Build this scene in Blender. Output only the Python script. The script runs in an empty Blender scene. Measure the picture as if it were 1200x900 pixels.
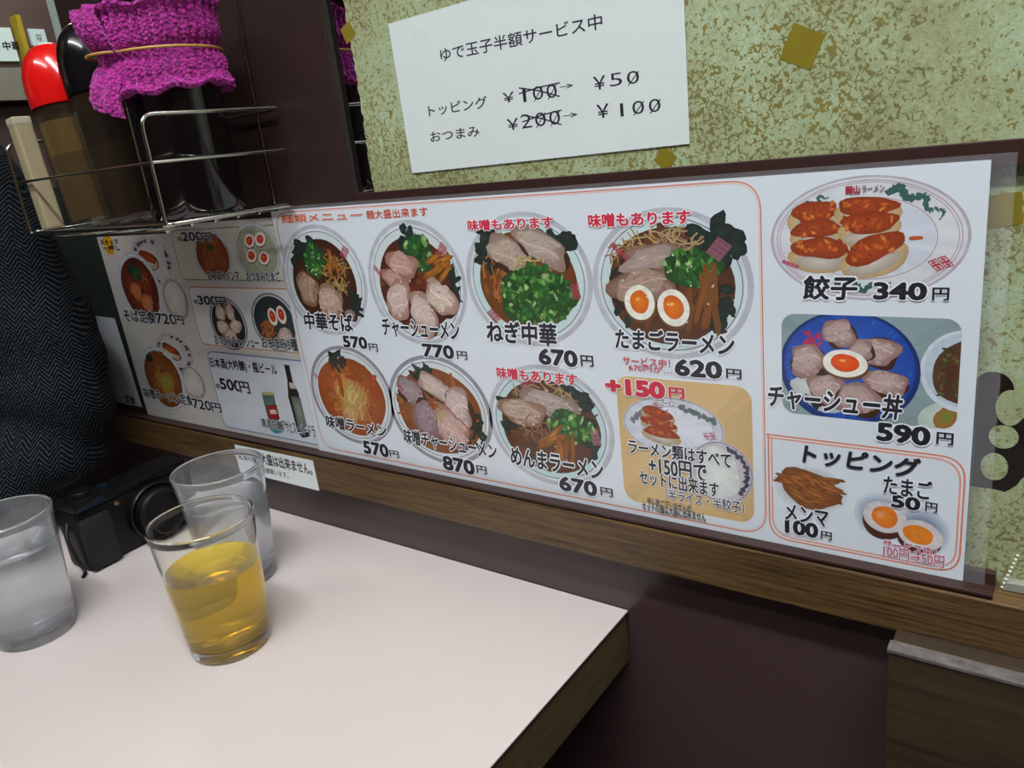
import bpy, bmesh, math, random
from mathutils import Vector, Matrix, noise as mnoise
random.seed(7)
SC = bpy.context.scene
COL = SC.collection
# ---------------------------------------------------------------- camera
F = 907.8
R = Matrix(((0.808632, 0.577159, -0.114027), (-0.085529, 0.307091, 0.947829), (0.582064, -0.756692, 0.297688)))
CAM = Vector((0.535412, -0.405819, 0.241603))
cd = bpy.data.cameras.new('camera'); cam = bpy.data.objects.new('camera', cd); COL.objects.link(cam)
cd.sensor_width = 36; cd.lens = F * 36 / 1200; cd.clip_start = 0.01
cam.matrix_world = Matrix.Translation(CAM) @ R.transposed().to_4x4()
SC.camera = cam
# ---------------------------------------------------------------- world, lights, exposure
w = bpy.data.worlds.new('world'); SC.world = w; w.use_nodes = True
w.node_tree.nodes['Background'].inputs[0].default_value = (0.75, 0.85, 1, 1)
w.node_tree.nodes['Background'].inputs[1].default_value = 0.02
def area(name, loc, target, sx, sy, power, color):
    l = bpy.data.lights.new(name, 'AREA'); l.shape = 'RECTANGLE'; l.size = sx; l.size_y = sy; l.energy = power; l.color = color
    o = bpy.data.objects.new(name, l); COL.objects.link(o); o.location = loc
    o.rotation_euler = (Vector(target) - Vector(loc)).to_track_quat('-Z', 'Y').to_euler()
    return o
for loc, p in (((0.75, -0.62, 1.45), 27), ((-0.1, -1.15, 1.45), 9), ((-2.0, 0.9, 1.45), 12)):
    area('ceiling_tube_light', loc, (loc[0], loc[1], 0), 1.2, 0.10, p, (0.93, 0.975, 1.0))
    area('ceiling_tube_glow', (loc[0], loc[1], 1.47), (loc[0], loc[1], 3), 1.2, 0.10, p * .55, (0.93, 0.975, 1.0))
SC.view_settings.view_transform = 'Standard'; SC.view_settings.look = 'None'
SC.view_settings.gamma = 1; SC.view_settings.use_curve_mapping = False
SC.view_settings.exposure = 0.0
SC.cycles.use_denoising = True
SC.cycles.max_bounces = 14; SC.cycles.transmission_bounces = 14; SC.cycles.transparent_max_bounces = 12

# ---------------------------------------------------------------- helpers
def ray(px, py): return R.transposed() @ Vector(((px - 600) / F, -(py - 450) / F, -1))
def W(px, py, Y=0.0):                       # point of the photograph on a plane parallel to the wall
    d = ray(px, py); p = CAM + d * ((Y - CAM.y) / d.y); return p.x, p.z
def lin(c):
    if isinstance(c, str):
        c = [int(c[i:i + 2], 16) / 255 for i in (0, 2, 4)]
    return tuple(x / 12.92 if x <= 0.04045 else ((x + 0.055) / 1.055) ** 2.4 for x in c[:3])
def nd(t, kind, **kw):
    n = t.nodes.new(kind)
    for k, v in kw.items():
        if k in n.inputs.keys(): n.inputs[k].default_value = v
        else: setattr(n, k, v)
    return n
def newmat(name):
    m = bpy.data.materials.new(name); m.use_nodes = True
    t = m.node_tree; b = t.nodes['Principled BSDF']; return m, t, b
def mat(name, col, rough=0.5, metal=0.0, var=0.08, scale=30.0, bump=0.0, coat=0.0, spec=0.5, **kw):
    m, t, b = newmat(name)
    c = lin(col)
    tc = nd(t, 'ShaderNodeTexCoord'); nz = nd(t, 'ShaderNodeTexNoise', Scale=scale, Detail=4.0)
    t.links.new(tc.outputs['Object'], nz.inputs['Vector'])
    mx = nd(t, 'ShaderNodeMix'); mx.data_type = 'RGBA'
    mx.inputs[6].default_value = (*[x * (1 - var) for x in c], 1); mx.inputs[7].default_value = (*[min(1, x * (1 + var)) for x in c], 1)
    t.links.new(nz.outputs['Fac'], mx.inputs[0]); t.links.new(mx.outputs[2], b.inputs['Base Color'])
    b.inputs['Roughness'].default_value = rough; b.inputs['Metallic'].default_value = metal
    b.inputs['Coat Weight'].default_value = coat; b.inputs['Coat Roughness'].default_value = 0.08
    b.inputs['Specular IOR Level'].default_value = spec
    if bump:
        bp = nd(t, 'ShaderNodeBump', Strength=bump, Distance=0.001)
        t.links.new(nz.outputs['Fac'], bp.inputs['Height']); t.links.new(bp.outputs[0], b.inputs['Normal'])
    for k, v in kw.items(): b.inputs[k.replace('_', ' ')].default_value = v
    return m
def tag(o, label=None, cat=None, group=None, kind=None):
    if label: o['label'] = label
    if cat: o['category'] = cat
    if group: o['group'] = group
    if kind: o['kind'] = kind
    return o
def empty(name, loc, label=None, cat=None, group=None, rz=0):
    o = bpy.data.objects.new(name, None); COL.objects.link(o); o.location = loc; o.rotation_euler = (0, 0, rz)
    o.empty_display_size = 0.02
    return tag(o, label, cat, group)
def origin(parent):
    return parent.matrix_world.translation if parent else Vector((0, 0, 0))
def obj(name, bm, m, parent=None, smooth=False, world=True):
    """link a bmesh as one object; its vertices are given in world space (world=True) or in the parent's space"""
    me = bpy.data.meshes.new(name)
    bmesh.ops.recalc_face_normals(bm, faces=bm.faces) if smooth != 'keep' else None
    bm.to_mesh(me); bm.free()
    if smooth and smooth != 'keep':
        for p in me.polygons: p.use_smooth = True
        if hasattr(me, 'set_sharp_from_angle'): me.set_sharp_from_angle(angle=math.radians(40))
    o = bpy.data.objects.new(name, me); COL.objects.link(o)
    for mm in (m if isinstance(m, (list, tuple)) else [m]): me.materials.append(mm)
    if parent:
        o.parent = parent
        if world:
            bpy.context.view_layer.update()
            me.transform(parent.matrix_world.inverted())
    return o
def center_origin(o):
    me = o.data
    xs = [v.co for v in me.vertices]
    lo = Vector((min(v.x for v in xs), min(v.y for v in xs), min(v.z for v in xs))); hi = Vector((max(v.x for v in xs), max(v.y for v in xs), max(v.z for v in xs)))
    c = (lo + hi) / 2; c.z = lo.z
    me.transform(Matrix.Translation(-c)); o.location = o.location + c
    return o
def box(bm, x0, x1, y0, y1, z0, z1, bev=0.0, mi=0):
    vs = [bm.verts.new((x, y, z)) for x in (x0, x1) for y in (y0, y1) for z in (z0, z1)]
    fs = []
    for q in ((0, 1, 3, 2), (4, 6, 7, 5), (0, 4, 5, 1), (2, 3, 7, 6), (0, 2, 6, 4), (1, 5, 7, 3)):
        f = bm.faces.new([vs[i] for i in q]); f.material_index = mi; fs.append(f)
    if bev:
        es = list({e for f in fs for e in f.edges})
        bmesh.ops.bevel(bm, geom=es, offset=bev, segments=2, profile=0.6, affect='EDGES')
    return vs
def bmbox(*a, **k):
    bm = bmesh.new(); box(bm, *a, **k); return bm
def tube(bm, pts, r, n=10, closed=False, rs=None):
    """a round bar through the points"""
    pts = [Vector(p) for p in pts]; N = len(pts); rings = []
    up = None
    for i, p in enumerate(pts):
        a = pts[i - 1] if (i > 0 or closed) else p; b = pts[(i + 1) % N] if (i < N - 1 or closed) else p
        d = (b - a).normalized()
        if up is None:
            up = Vector((0, 0, 1)) if abs(d.z) < 0.9 else Vector((1, 0, 0))
        s = d.cross(up).normalized(); up = s.cross(d).normalized()
        rr = rs[i] if rs else r
        rings.append([bm.verts.new(p + (s * math.cos(2 * math.pi * k / n) + up * math.sin(2 * math.pi * k / n)) * rr) for k in range(n)])
    for i in range(N if closed else N - 1):
        A = rings[i]; B = rings[(i + 1) % N]
        for k in range(n): bm.faces.new((A[k], A[(k + 1) % n], B[(k + 1) % n], B[k]))
    if not closed:
        bm.faces.new(rings[0]); bm.faces.new(rings[-1][::-1])
def rounded(pts, r, seg=5):
    """polyline with its inner corners rounded"""
    pts = [Vector(p) for p in pts]; out = [pts[0]]
    for i in range(1, len(pts) - 1):
        a, b, c = pts[i - 1], pts[i], pts[i + 1]
        u = (a - b); v = (c - b); rr = min(r, u.length * .45, v.length * .45)
        p, q = b + u.normalized() * rr, b + v.normalized() * rr
        for k in range(seg + 1):
            t = k / seg; out.append(p * (1 - t) ** 2 + b * 2 * t * (1 - t) + q * t * t)
    out.append(pts[-1]); return out
def lathe(bm, prof, cx=0, cy=0, z0=0, n=48, closed=False, disp=None):
    rings = []
    for (r, z) in prof:
        if r < 1e-6: rings.append([bm.verts.new((cx, cy, z0 + z))])
        else:
            ring = []
            for k in range(n):
                a = 2 * math.pi * k / n; rr = r + (disp(a, z) if disp else 0)
                ring.append(bm.verts.new((cx + rr * math.cos(a), cy + rr * math.sin(a), z0 + z)))
            rings.append(ring)
    for A, B in list(zip(rings, rings[1:])) + ([(rings[-1], rings[0])] if closed else []):
        if len(A) == 1 and len(B) == 1: continue
        for k in range(n):
            k2 = (k + 1) % n
            if len(A) == 1: bm.faces.new((A[0], B[k], B[k2]))
            elif len(B) == 1: bm.faces.new((A[k], B[0], A[k2]))
            else: bm.faces.new((A[k], B[k], B[k2], A[k2]))

# ---------------------------------------------------------------- materials
def wood(name, dark, light, rough=0.45, scale=1.0, coat=0.2, vec=(3, 60, 60), bump=0.25):
    m, t, b = newmat(name)
    tc = nd(t, 'ShaderNodeTexCoord'); mp = nd(t, 'ShaderNodeMapping'); mp.inputs['Scale'].default_value = [v * scale for v in vec]
    t.links.new(tc.outputs['Object'], mp.inputs[0])
    n1 = nd(t, 'ShaderNodeTexNoise', Scale=2.0, Detail=8.0, Roughness=0.65, Distortion=0.15); t.links.new(mp.outputs[0], n1.inputs['Vector'])
    mp2 = nd(t, 'ShaderNodeMapping'); mp2.inputs['Scale'].default_value = [v * scale * 5 for v in vec]; t.links.new(tc.outputs['Object'], mp2.inputs[0])
    n2 = nd(t, 'ShaderNodeTexNoise', Scale=2.0, Detail=3.0); t.links.new(mp2.outputs[0], n2.inputs['Vector'])
    ad = nd(t, 'ShaderNodeMath', operation='ADD'); ml = nd(t, 'ShaderNodeMath', operation='MULTIPLY'); ml.inputs[1].default_value = 0.45
    t.links.new(n2.outputs['Fac'], ml.inputs[0]); t.links.new(n1.outputs['Fac'], ad.inputs[0]); t.links.new(ml.outputs[0], ad.inputs[1])
    cr = nd(t, 'ShaderNodeValToRGB'); cr.color_ramp.elements[0].position = 0.52; cr.color_ramp.elements[1].position = 0.9
    cr.color_ramp.elements[0].color = (*lin(dark), 1); cr.color_ramp.elements[1].color = (*lin(light), 1)
    t.links.new(ad.outputs[0], cr.inputs[0]); t.links.new(cr.outputs[0], b.inputs['Base Color'])
    bp = nd(t, 'ShaderNodeBump', Strength=bump, Distance=0.0006); t.links.new(ad.outputs[0], bp.inputs['Height']); t.links.new(bp.outputs[0], b.inputs['Normal'])
    b.inputs['Roughness'].default_value = rough; b.inputs['Coat Weight'].default_value = coat; b.inputs['Coat Roughness'].default_value = .2
    return m
M = {}
M['panel'] = mat('brown_laminate', '463335', 0.3, var=0.06, scale=400, spec=0.6)
M['frame'] = mat('dark_brown_vinyl', '35201d', 0.4, var=0.1, scale=90)
M['post'] = mat('post_brown_vinyl', '2c1c19', 0.5, var=0.12, scale=60)
M['rail'] = wood('stained_oak', '281b0e', '6c502c', scale=1.0, vec=(9, 300, 300), bump=.4)
M['bench'] = wood('worn_bench_wood', '1c130b', '40301c', scale=0.8, rough=0.6)
M['benchtop'] = mat('worn_pale_edge', '5f5855', 0.6, var=0.9, scale=160, bump=0.6)
M['edge'] = wood('table_edge_wood', '40361f', '5f5232', scale=1.0, rough=0.6, vec=(40, 3, 40))
M['black_edge'] = mat('table_edge_line', '2a2228', 0.5)
M['top'] = mat('pale_pink_laminate', 'c3b8b5', 0.32, var=0.02, scale=900, spec=0.4)
M['steel'] = mat('chromed_wire', 'c9c6bd', 0.16, metal=1.0, var=0.05)
M['floor'] = mat('dark_floor_tile', '4a403a', 0.5, var=0.2, scale=5)
M['roomwall'] = mat('room_wall_brown', '5a463e', 0.7, var=0.1, scale=6)
M['ceiling'] = mat('ceiling_board', 'd8d4cc', 0.8, var=0.05, scale=10)
M['white'] = mat('white_paper', 'e4e9ea', 0.5, var=0.02, scale=50)
M['yellow_wood'] = mat('yellow_wood_frame', 'b59a20', 0.5)

# patterned film on the mirror glass
def film_material():
    m, t, b = newmat('patterned_mirror_film')
    tc = nd(t, 'ShaderNodeTexCoord'); P = tc.outputs['Object']
    L = t.links.new
    def mth(op, a, c=None, d=None):
        n = nd(t, 'ShaderNodeMath', operation=op)
        for i, v in enumerate((a, c, d)):
            if v is None: continue
            if isinstance(v, (int, float)): n.inputs[i].default_value = v
            else: L(v, n.inputs[i])
        return n.outputs[0]
    sep = nd(t, 'ShaderNodeSeparateXYZ'); L(P, sep.inputs[0]); X, Z = sep.outputs[0], sep.outputs[2]
    # large patches change how many specks there are
    big = nd(t, 'ShaderNodeTexNoise', Scale=11.0, Detail=3.0); L(P, big.inputs['Vector'])
    warp = nd(t, 'ShaderNodeTexNoise', Scale=160.0, Detail=2.0); L(P, warp.inputs['Vector'])
    wm = nd(t, 'ShaderNodeVectorMath', operation='MULTIPLY_ADD'); L(warp.outputs['Color'], wm.inputs[0]); wm.inputs[1].default_value = (.006, .006, .006); L(P, wm.inputs[2])
    worm = nd(t, 'ShaderNodeTexNoise', Scale=290.0, Detail=1.0, Distortion=.5); L(P, worm.inputs['Vector'])
    cutn = nd(t, 'ShaderNodeTexNoise', Scale=400.0, Detail=2.0); mpc = nd(t, 'ShaderNodeMapping'); mpc.inputs['Location'].default_value = (7, 3, 2); L(P, mpc.inputs[0]); L(mpc.outputs[0], cutn.inputs['Vector'])
    band = mth('SUBTRACT', .07, mth('ABSOLUTE', mth('SUBTRACT', worm.outputs['Fac'], .5)))
    lim = mth('SUBTRACT', mth('ADD', cutn.outputs['Fac'], mth('MULTIPLY_ADD', big.outputs['Fac'], .9, -.45)), .50)
    s1 = mth('MINIMUM', mth('MULTIPLY', band, 1.6), lim)
    speck = nd(t, 'ShaderNodeMapRange'); speck.inputs['From Min'].default_value = -0.01; speck.inputs['From Max'].default_value = 0.035; L(s1, speck.inputs['Value'])
    # base tint patches: grey green to pale green, speck colour olive to brown
    hue = nd(t, 'ShaderNodeTexNoise', Scale=16.0, Detail=5.0, Roughness=.7); mpv = nd(t, 'ShaderNodeMapping'); mpv.inputs['Location'].default_value = (3, 1, 5); L(P, mpv.inputs[0]); L(mpv.outputs[0], hue.inputs['Vector'])
    cr = nd(t, 'ShaderNodeValToRGB'); e = cr.color_ramp.elements
    e[0].position = .32; e[0].color = (*lin('96966c'), 1); e[1].position = .7; e[1].color = (*lin('aec2a4'), 1)
    k = e.new(.5); k.color = (*lin('a1ac84'), 1)
    L(hue.outputs['Fac'], cr.inputs[0])
    fib = nd(t, 'ShaderNodeTexNoise', Scale=260.0, Detail=4.0, Distortion=2.5); L(P, fib.inputs['Vector'])
    mf = nd(t, 'ShaderNodeMix'); mf.data_type = 'RGBA'; mf.blend_type = 'SOFT_LIGHT'; mf.inputs[0].default_value = .8
    L(cr.outputs[0], mf.inputs[6]); L(fib.outputs['Fac'], mf.inputs[7])
    cr2 = nd(t, 'ShaderNodeValToRGB'); cr2.color_ramp.elements[0].position = .4; cr2.color_ramp.elements[1].position = .6
    cr2.color_ramp.elements[0].color = (*lin('726e4c'), 1); cr2.color_ramp.elements[1].color = (*lin('857c38'), 1); L(hue.outputs['Fac'], cr2.inputs[0])
    mc = nd(t, 'ShaderNodeMix'); mc.data_type = 'RGBA'; L(speck.outputs[0], mc.inputs[0]); L(mf.outputs[2], mc.inputs[6]); L(cr2.outputs[0], mc.inputs[7])
    L(mc.outputs[2], b.inputs['Base Color']); b.inputs['Roughness'].default_value = .35
    b.inputs['Coat Weight'].default_value = 1.0; b.inputs['Coat Roughness'].default_value = .01; b.inputs['Coat IOR'].default_value = 1.5
    # clear mirror where the film is cut away
    mir = nd(t, 'ShaderNodeBsdfPrincipled'); mir.inputs['Base Color'].default_value = (.34, .35, .37, 1); mir.inputs['Metallic'].default_value = 1; mir.inputs['Roughness'].default_value = .0
    wob = mth('MULTIPLY_ADD', warp.outputs['Fac'], .004, -0.002)
    wob2 = mth('MULTIPLY_ADD', big.outputs['Fac'], .006, -0.003)
    wx = mth('ADD', wob, wob2)
    left = mth('LESS_THAN', mth('ADD', X, wx), 0.1148)
    left = mth('MULTIPLY', left, mth('GREATER_THAN', X, -0.2))
    def ell(cx, cz, rx, rz):
        a = mth('DIVIDE', mth('SUBTRACT', X, cx), rx); c = mth('DIVIDE', mth('SUBTRACT', Z, cz), rz)
        d = mth('ADD', mth('MULTIPLY', a, a), mth('MULTIPLY', c, c))
        return mth('LESS_THAN', mth('ADD', d, mth('MULTIPLY', wob, 50)), 1.0)
    def E(px, py, rx, rz):
        x, z = W(px, py, .006); return ell(x, z, rx, rz)
    cut = E(1164, 458, .0085, .0095)
    for a in ((1150, 500, .019, .013), (1160, 530, .0175, .020), (1140, 545, .020, .018), (1178, 545, .0080, .013)):
        cut = mth('MAXIMUM', cut, E(*a))
    for a in ((1176, 512, .0062, .0060), (1165, 547, .0058, .0072), (1184, 478, .006, .009), (1150, 600, .03, .0135)):
        cut = mth('MINIMUM', cut, mth('SUBTRACT', 1.0, E(*a)))
    cut = mth('MAXIMUM', cut, left)
    ms = nd(t, 'ShaderNodeMixShader'); L(cut, ms.inputs[0]); L(b.outputs[0], ms.inputs[1]); L(mir.outputs[0], ms.inputs[2])
    L(ms.outputs[0], t.nodes['Material Output'].inputs[0])
    return m
M['film'] = film_material()

# ---------------------------------------------------------------- the setting
def struct(name, bm, m, label=None, **k):
    o = obj(name, bm, m, None, **k); tag(o, label, None, None, 'structure'); return o
TZ = -0.0765                                   # table top height
FZ = -0.80
struct('floor', bmbox(-4, 2.6, -2.6, 2.6, FZ - .05, FZ), M['floor'])
struct('ceiling', bmbox(-4, 2.6, -2.6, 2.6, 1.6, 1.65), M['ceiling'])
struct('wall_front', bmbox(-4, 2.6, -2.65, -2.6, FZ, 1.6), M['roomwall'])
struct('wall_right', bmbox(2.6, 2.65, -2.6, .2, FZ, 1.6), M['roomwall'])
struct('wall_left', bmbox(-2.75, -2.7, -2.6, 2.6, FZ, 1.6), M['roomwall'], 'dark brown wall far behind the booth')
struct('wall_far', bmbox(-2.7, -.26, 2.6, 2.65, FZ, 1.6), M['roomwall'])
struct('wall_back', bmbox(-2.2, 2.6, 0.0, .08, FZ, -.0125), M['panel'], 'glossy brown laminate lower wall behind the table')
struct('wall_mirror', bmbox(-.2, 2.6, .006, .012, -.0125, 1.6), M['film'], 'mirror covered with green speckled washi-patterned film')
struct('wall_backing', bmbox(-.2, 2.6, .0125, .08, -.0125, 1.6), M['roomwall'])
bl = struct('wall_low', bmbox(-2.2, -.2, .006, .08, -.0125, .25), mat('dark_green_speckled_glass', '2a352e', .4, var=.5, scale=70), 'low dark green speckled partition left of the post')
# wooden rail, menu channel, top frame, post
struct('trim_1', bmbox(-2.2, 2.6, -.0130, .006, -.0315, -.0015, bev=.0008), M['rail'], 'stained oak dado rail under the menus')
bm = bmesh.new()
box(bm, -.40, .5135, -.011, 0.0052, -.0015, -.0002, bev=.0002)
box(bm, -.40, .5135, .0008, .0052, -.0002, .0065, bev=.0003)
box(bm, -.40, .5135, -.011, -.0095, -.0015, .0012, bev=.0003)
struct('trim_2', bm, M['frame'], 'dark brown channel holding the lower edge of the menus')
struct('trim_3', bmbox(.0975, 2.0, .0012, .0058, .2065, .2178, bev=.0005), M['frame'], 'dark brown strip above the menus')
struct('trim_4', bmbox(-.255, .0975, .0005, .03, .2, 1.6, bev=.001), M['post'], 'wide dark brown post behind the condiment rack')
struct('trim_5', bmbox(.0975, .0983, .002, .0058, .2178, 1.6), mat('steel_edge_strip', '6e6862', .3, metal=.8), 'thin metal edge of the mirror')
struct('trim_6', bmbox(-.288, -.272, .01, .03, .25, 1.6, bev=.001), mat('pale_green_partition_edge', '9fb0a6', .4, var=.3, scale=200), 'pale green edge strip of the partition opening')
struct('trim_7', bmbox(-.272, -.255, .02, .03, .25, 1.6), mat('black_gap_strip', '15120f', .6))
struct('trim_8', bmbox(.5165, 2.0, .0004, .0058, -.0012, .0035, bev=.0003), mat('grey_channel', '8f9084', .4), 'grey lower channel beyond the menu')
# gold leaf squares in the film
gold = mat('gold_leaf', '8f8128', .35, metal=.25, var=.15, scale=120)
wm_ = bpy.data.objects['wall_mirror']
for px, py, s, a in ((940, 55, .0125, -.45), (780, 186, .0075, .8), (408, 38, .008, .4), (1176, 246, .011, .1)):
    x, z = W(px, py, .006); bm = bmesh.new()
    pts = []
    for k in range(24):
        t_ = k / 24 * 4; i = int(t_); f = t_ - i; cs = ((-1, -1), (1, -1), (1, 1), (-1, 1)); u = cs[i]; v = cs[(i + 1) % 4]
        q = Vector((u[0] * (1 - f) + v[0] * f, u[1] * (1 - f) + v[1] * f)) * s / 1.5 * (1 + random.uniform(-.05, .05))
        pts.append((x + q.x * math.cos(a) - q.y * math.sin(a), z + q.x * math.sin(a) + q.y * math.cos(a)))
    A = [bm.verts.new((p[0], .0058, p[1])) for p in pts]; B = [bm.verts.new((p[0], .0062, p[1])) for p in pts]
    bm.faces.new(A); bm.faces.new(B)
    for k in range(24): bm.faces.new((A[k], A[(k + 1) % 24], B[(k + 1) % 24], B[k]))
    obj('gold_leaf_square', bm, gold, wm_)

# ---------------------------------------------------------------- print: flat coloured shapes laid on paper
def print_material(name, coat=.6, gloss=.12):
    m, t, b = newmat(name)
    at = nd(t, 'ShaderNodeAttribute'); at.attribute_name = 'ink'
    tc = nd(t, 'ShaderNodeTexCoord'); nz = nd(t, 'ShaderNodeTexNoise', Scale=900.0, Detail=3.0); t.links.new(tc.outputs['Object'], nz.inputs['Vector'])
    mr = nd(t, 'ShaderNodeMapRange'); mr.inputs['To Min'].default_value = .9; mr.inputs['To Max'].default_value = 1.08; t.links.new(nz.outputs['Fac'], mr.inputs['Value'])
    vm = nd(t, 'ShaderNodeVectorMath', operation='SCALE'); t.links.new(at.outputs['Color'], vm.inputs[0]); t.links.new(mr.outputs[0], vm.inputs['Scale'])
    t.links.new(vm.outputs[0], b.inputs['Base Color'])
    b.inputs['Roughness'].default_value = .5; b.inputs['Coat Weight'].default_value = coat; b.inputs['Coat Roughness'].default_value = gloss
    return m
M['print'] = print_material('printed_ink')
def jit(c, a=.06):
    k = 1 + random.uniform(-a, a) * 1.5
    return tuple(max(0, min(1, x * k + random.uniform(-a, a) * .3)) for x in c)
def hexc(c): return tuple(int(c[i:i + 2], 16) / 255 for i in (0, 2, 4)) if isinstance(c, str) else c
class Print:
    """collects flat shapes (sRGB colours) in the plane y = Y; later shapes lie a few micrometres in front"""
    STEP = 3e-7
    def __init__(s, Y, clip=None): s.v = []; s.f = []; s.c = []; s.Y = Y; s.n = 0; s.clip = clip
    def y(s): s.n += 1; return s.Y - s.n * s.STEP
    def fan(s, pts, cc, ce, cen=None):
        y = s.y(); cc = hexc(cc); ce = hexc(ce)
        if s.clip: pts = [s.clip(*p) for p in pts]
        cx, cz = cen if cen else (sum(p[0] for p in pts) / len(pts), sum(p[1] for p in pts) / len(pts))
        b = len(s.v); s.v.append((cx, y, cz)); s.c.append(cc)
        for p in pts: s.v.append((p[0], y, p[1])); s.c.append(jit(ce, .03) if ce != cc else ce)
        n = len(pts)
        for k in range(n): s.f.append((b, b + 1 + k, b + 1 + (k + 1) % n))
    def blob(s, cx, cz, rx, rz, rot=0, c='ffffff', e=None, jag=.08, n=18, pw=1.0):
        e = e or c; pts = []; ph = [random.uniform(0, 6.28) for _ in range(3)]
        for k in range(n):
            a = 2 * math.pi * k / n
            rr = 1 + jag * (math.sin(2 * a + ph[0]) * .7 + math.sin(3 * a + ph[1]) * .6 + math.sin(5 * a + ph[2]) * .4)
            ca, sa = math.cos(a), math.sin(a)
            if pw != 1: ca = math.copysign(abs(ca) ** pw, ca); sa = math.copysign(abs(sa) ** pw, sa)
            x, z = rx * rr * ca, rz * rr * sa
            pts.append((cx + x * math.cos(rot) - z * math.sin(rot), cz + x * math.sin(rot) + z * math.cos(rot)))
        s.fan(pts, c, e, (cx, cz) if not s.clip else None)
    def disc(s, cx, cz, rx, rz, c, e=None, rot=0, n=48): s.blob(cx, cz, rx, rz, rot, c, e, 0, n)
    def ring(s, cx, cz, rx, rz, w, c, n=64):
        y = s.y(); c = hexc(c); b = len(s.v)
        for k in range(n):
            a = 2 * math.pi * k / n
            for d in (0, w): s.v.append((cx + (rx - d) * math.cos(a), y, cz + (rz - d) * math.sin(a))); s.c.append(c)
        for k in range(n):
            i, j = b + 2 * k, b + 2 * ((k + 1) % n); s.f.append((i, j, j + 1, i + 1))
    def line(s, pts, w, c, closed=False, c2=None):
        y = s.y(); c = hexc(c); c2 = hexc(c2) if c2 else c; b = len(s.v); n = len(pts)
        P = [Vector(p) for p in pts]
        for i in range(n):
            a = P[i - 1] if (i or closed) else P[i]; d = P[(i + 1) % n] if (i < n - 1 or closed) else P[i]
            t = (d - a); t = t.normalized() if t.length > 0 else Vector((1, 0)); q = Vector((-t.y, t.x)) * w / 2
            for sg, cc in ((-1, c2), (1, c)):
                p_ = P[i] + q * sg
                if s.clip: p_ = s.clip(*p_)
                s.v.append((p_[0], y, p_[1])); s.c.append(cc)
        for i in range(n if closed else n - 1):
            k, m_ = b + 2 * i, b + 2 * ((i + 1) % n); s.f.append((k, m_, m_ + 1, k + 1))
    def rrect(s, x0, x1, z0, z1, r):
        pts = []
        for cx, cz, a0 in ((x1 - r, z1 - r, 0), (x0 + r, z1 - r, 90), (x0 + r, z0 + r, 180), (x1 - r, z0 + r, 270)):
            for k in range(7):
                a = math.radians(a0 + 15 * k); pts.append((cx + r * math.cos(a), cz + r * math.sin(a)))
        return pts
    def text(s, body, bl, tr, c, bold=.0, halo=None, haloc='ffffff', shear=0.0, plane=None):
        """lettering stretched into the box whose lower left and upper right corners are given"""
        P0 = W(*bl, s.Y) if plane is None else bl; P1 = W(*tr, s.Y) if plane is None else tr
        layers = ([(halo, haloc)] if halo else []) + [(bold, c)]
        base = None
        for off, cc in layers:
            cu = bpy.data.curves.new('t', 'FONT'); cu.body = body; cu.resolution_u = 3
            o = bpy.data.objects.new('t', cu); COL.objects.link(o)
            dg = bpy.context.evaluated_depsgraph_get()
            if base is None:
                me = bpy.data.meshes.new_from_object(o.evaluated_get(dg)); co = [v.co.copy() for v in me.vertices]
                base = (min(v.x for v in co), max(v.x for v in co), min(v.y for v in co), max(v.y for v in co)); bpy.data.meshes.remove(me)
            cu.offset = min(off, 0); dg.update()
            me = bpy.data.meshes.new_from_object(o.evaluated_get(dg))
            x0, x1, y0, y1 = base; h = P1[1] - P0[1]
            bo = max(bold, 0) * .8; x0 -= bo; x1 += bo; y0 -= bo; y1 += bo
            sx = (P1[0] - P0[0]) / max(x1 - x0, 1e-6); sy = h / max(y1 - y0, 1e-6)
            nk = 1 if off <= 0 else (8 if off > .05 else 6); cc = hexc(cc)
            for q in range(nk):          # strokes thickened by stamping the glyphs round a small circle
                y = s.y(); b = len(s.v); dx, dy = (off * math.cos(2 * math.pi * q / nk + .3), off * math.sin(2 * math.pi * q / nk + .3)) if off > 0 else (0, 0)
                ks = min(sx, sy * 1.3)
                for v in me.vertices:
                    X, Z = P0[0] + (v.co.x - x0) * sx + dx * ks, P0[1] + (v.co.y - y0) * sy + dy * min(sy, sx * 1.3)
                    s.v.append((X + (Z - P0[1]) * shear, y, Z)); s.c.append(cc)
                for p in me.polygons: s.f.append(tuple(b + i for i in p.vertices))
            bpy.data.meshes.remove(me); bpy.data.objects.remove(o); bpy.data.curves.remove(cu)
    def build(s, name, parent, m=None):
        me = bpy.data.meshes.new(name); me.from_pydata(s.v, [], s.f)
        ca = me.color_attributes.new('ink', 'FLOAT_COLOR', 'POINT')
        flat = []
        for c in s.c: flat += [*lin(c), 1]
        ca.data.foreach_set('color', flat); me.materials.append(m or M['print'])
        o = bpy.data.objects.new(name, me); COL.objects.link(o); o.parent = parent
        bpy.context.view_layer.update(); me.transform(parent.matrix_world.inverted()); return o
def sheet(name, poly, Y, th, m, parent):
    """a thin sheet of paper with its front face at y = Y"""
    bm = bmesh.new(); A = [bm.verts.new((p[0], Y, p[1])) for p in poly]; B = [bm.verts.new((p[0], Y + th, p[1])) for p in poly]; n = len(poly)
    bm.faces.new(A); bm.faces.new(B[::-1])
    for k in range(n): bm.faces.new((A[k], B[k], B[(k + 1) % n], A[(k + 1) % n]))
    return obj(name, bm, m, parent)

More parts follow.
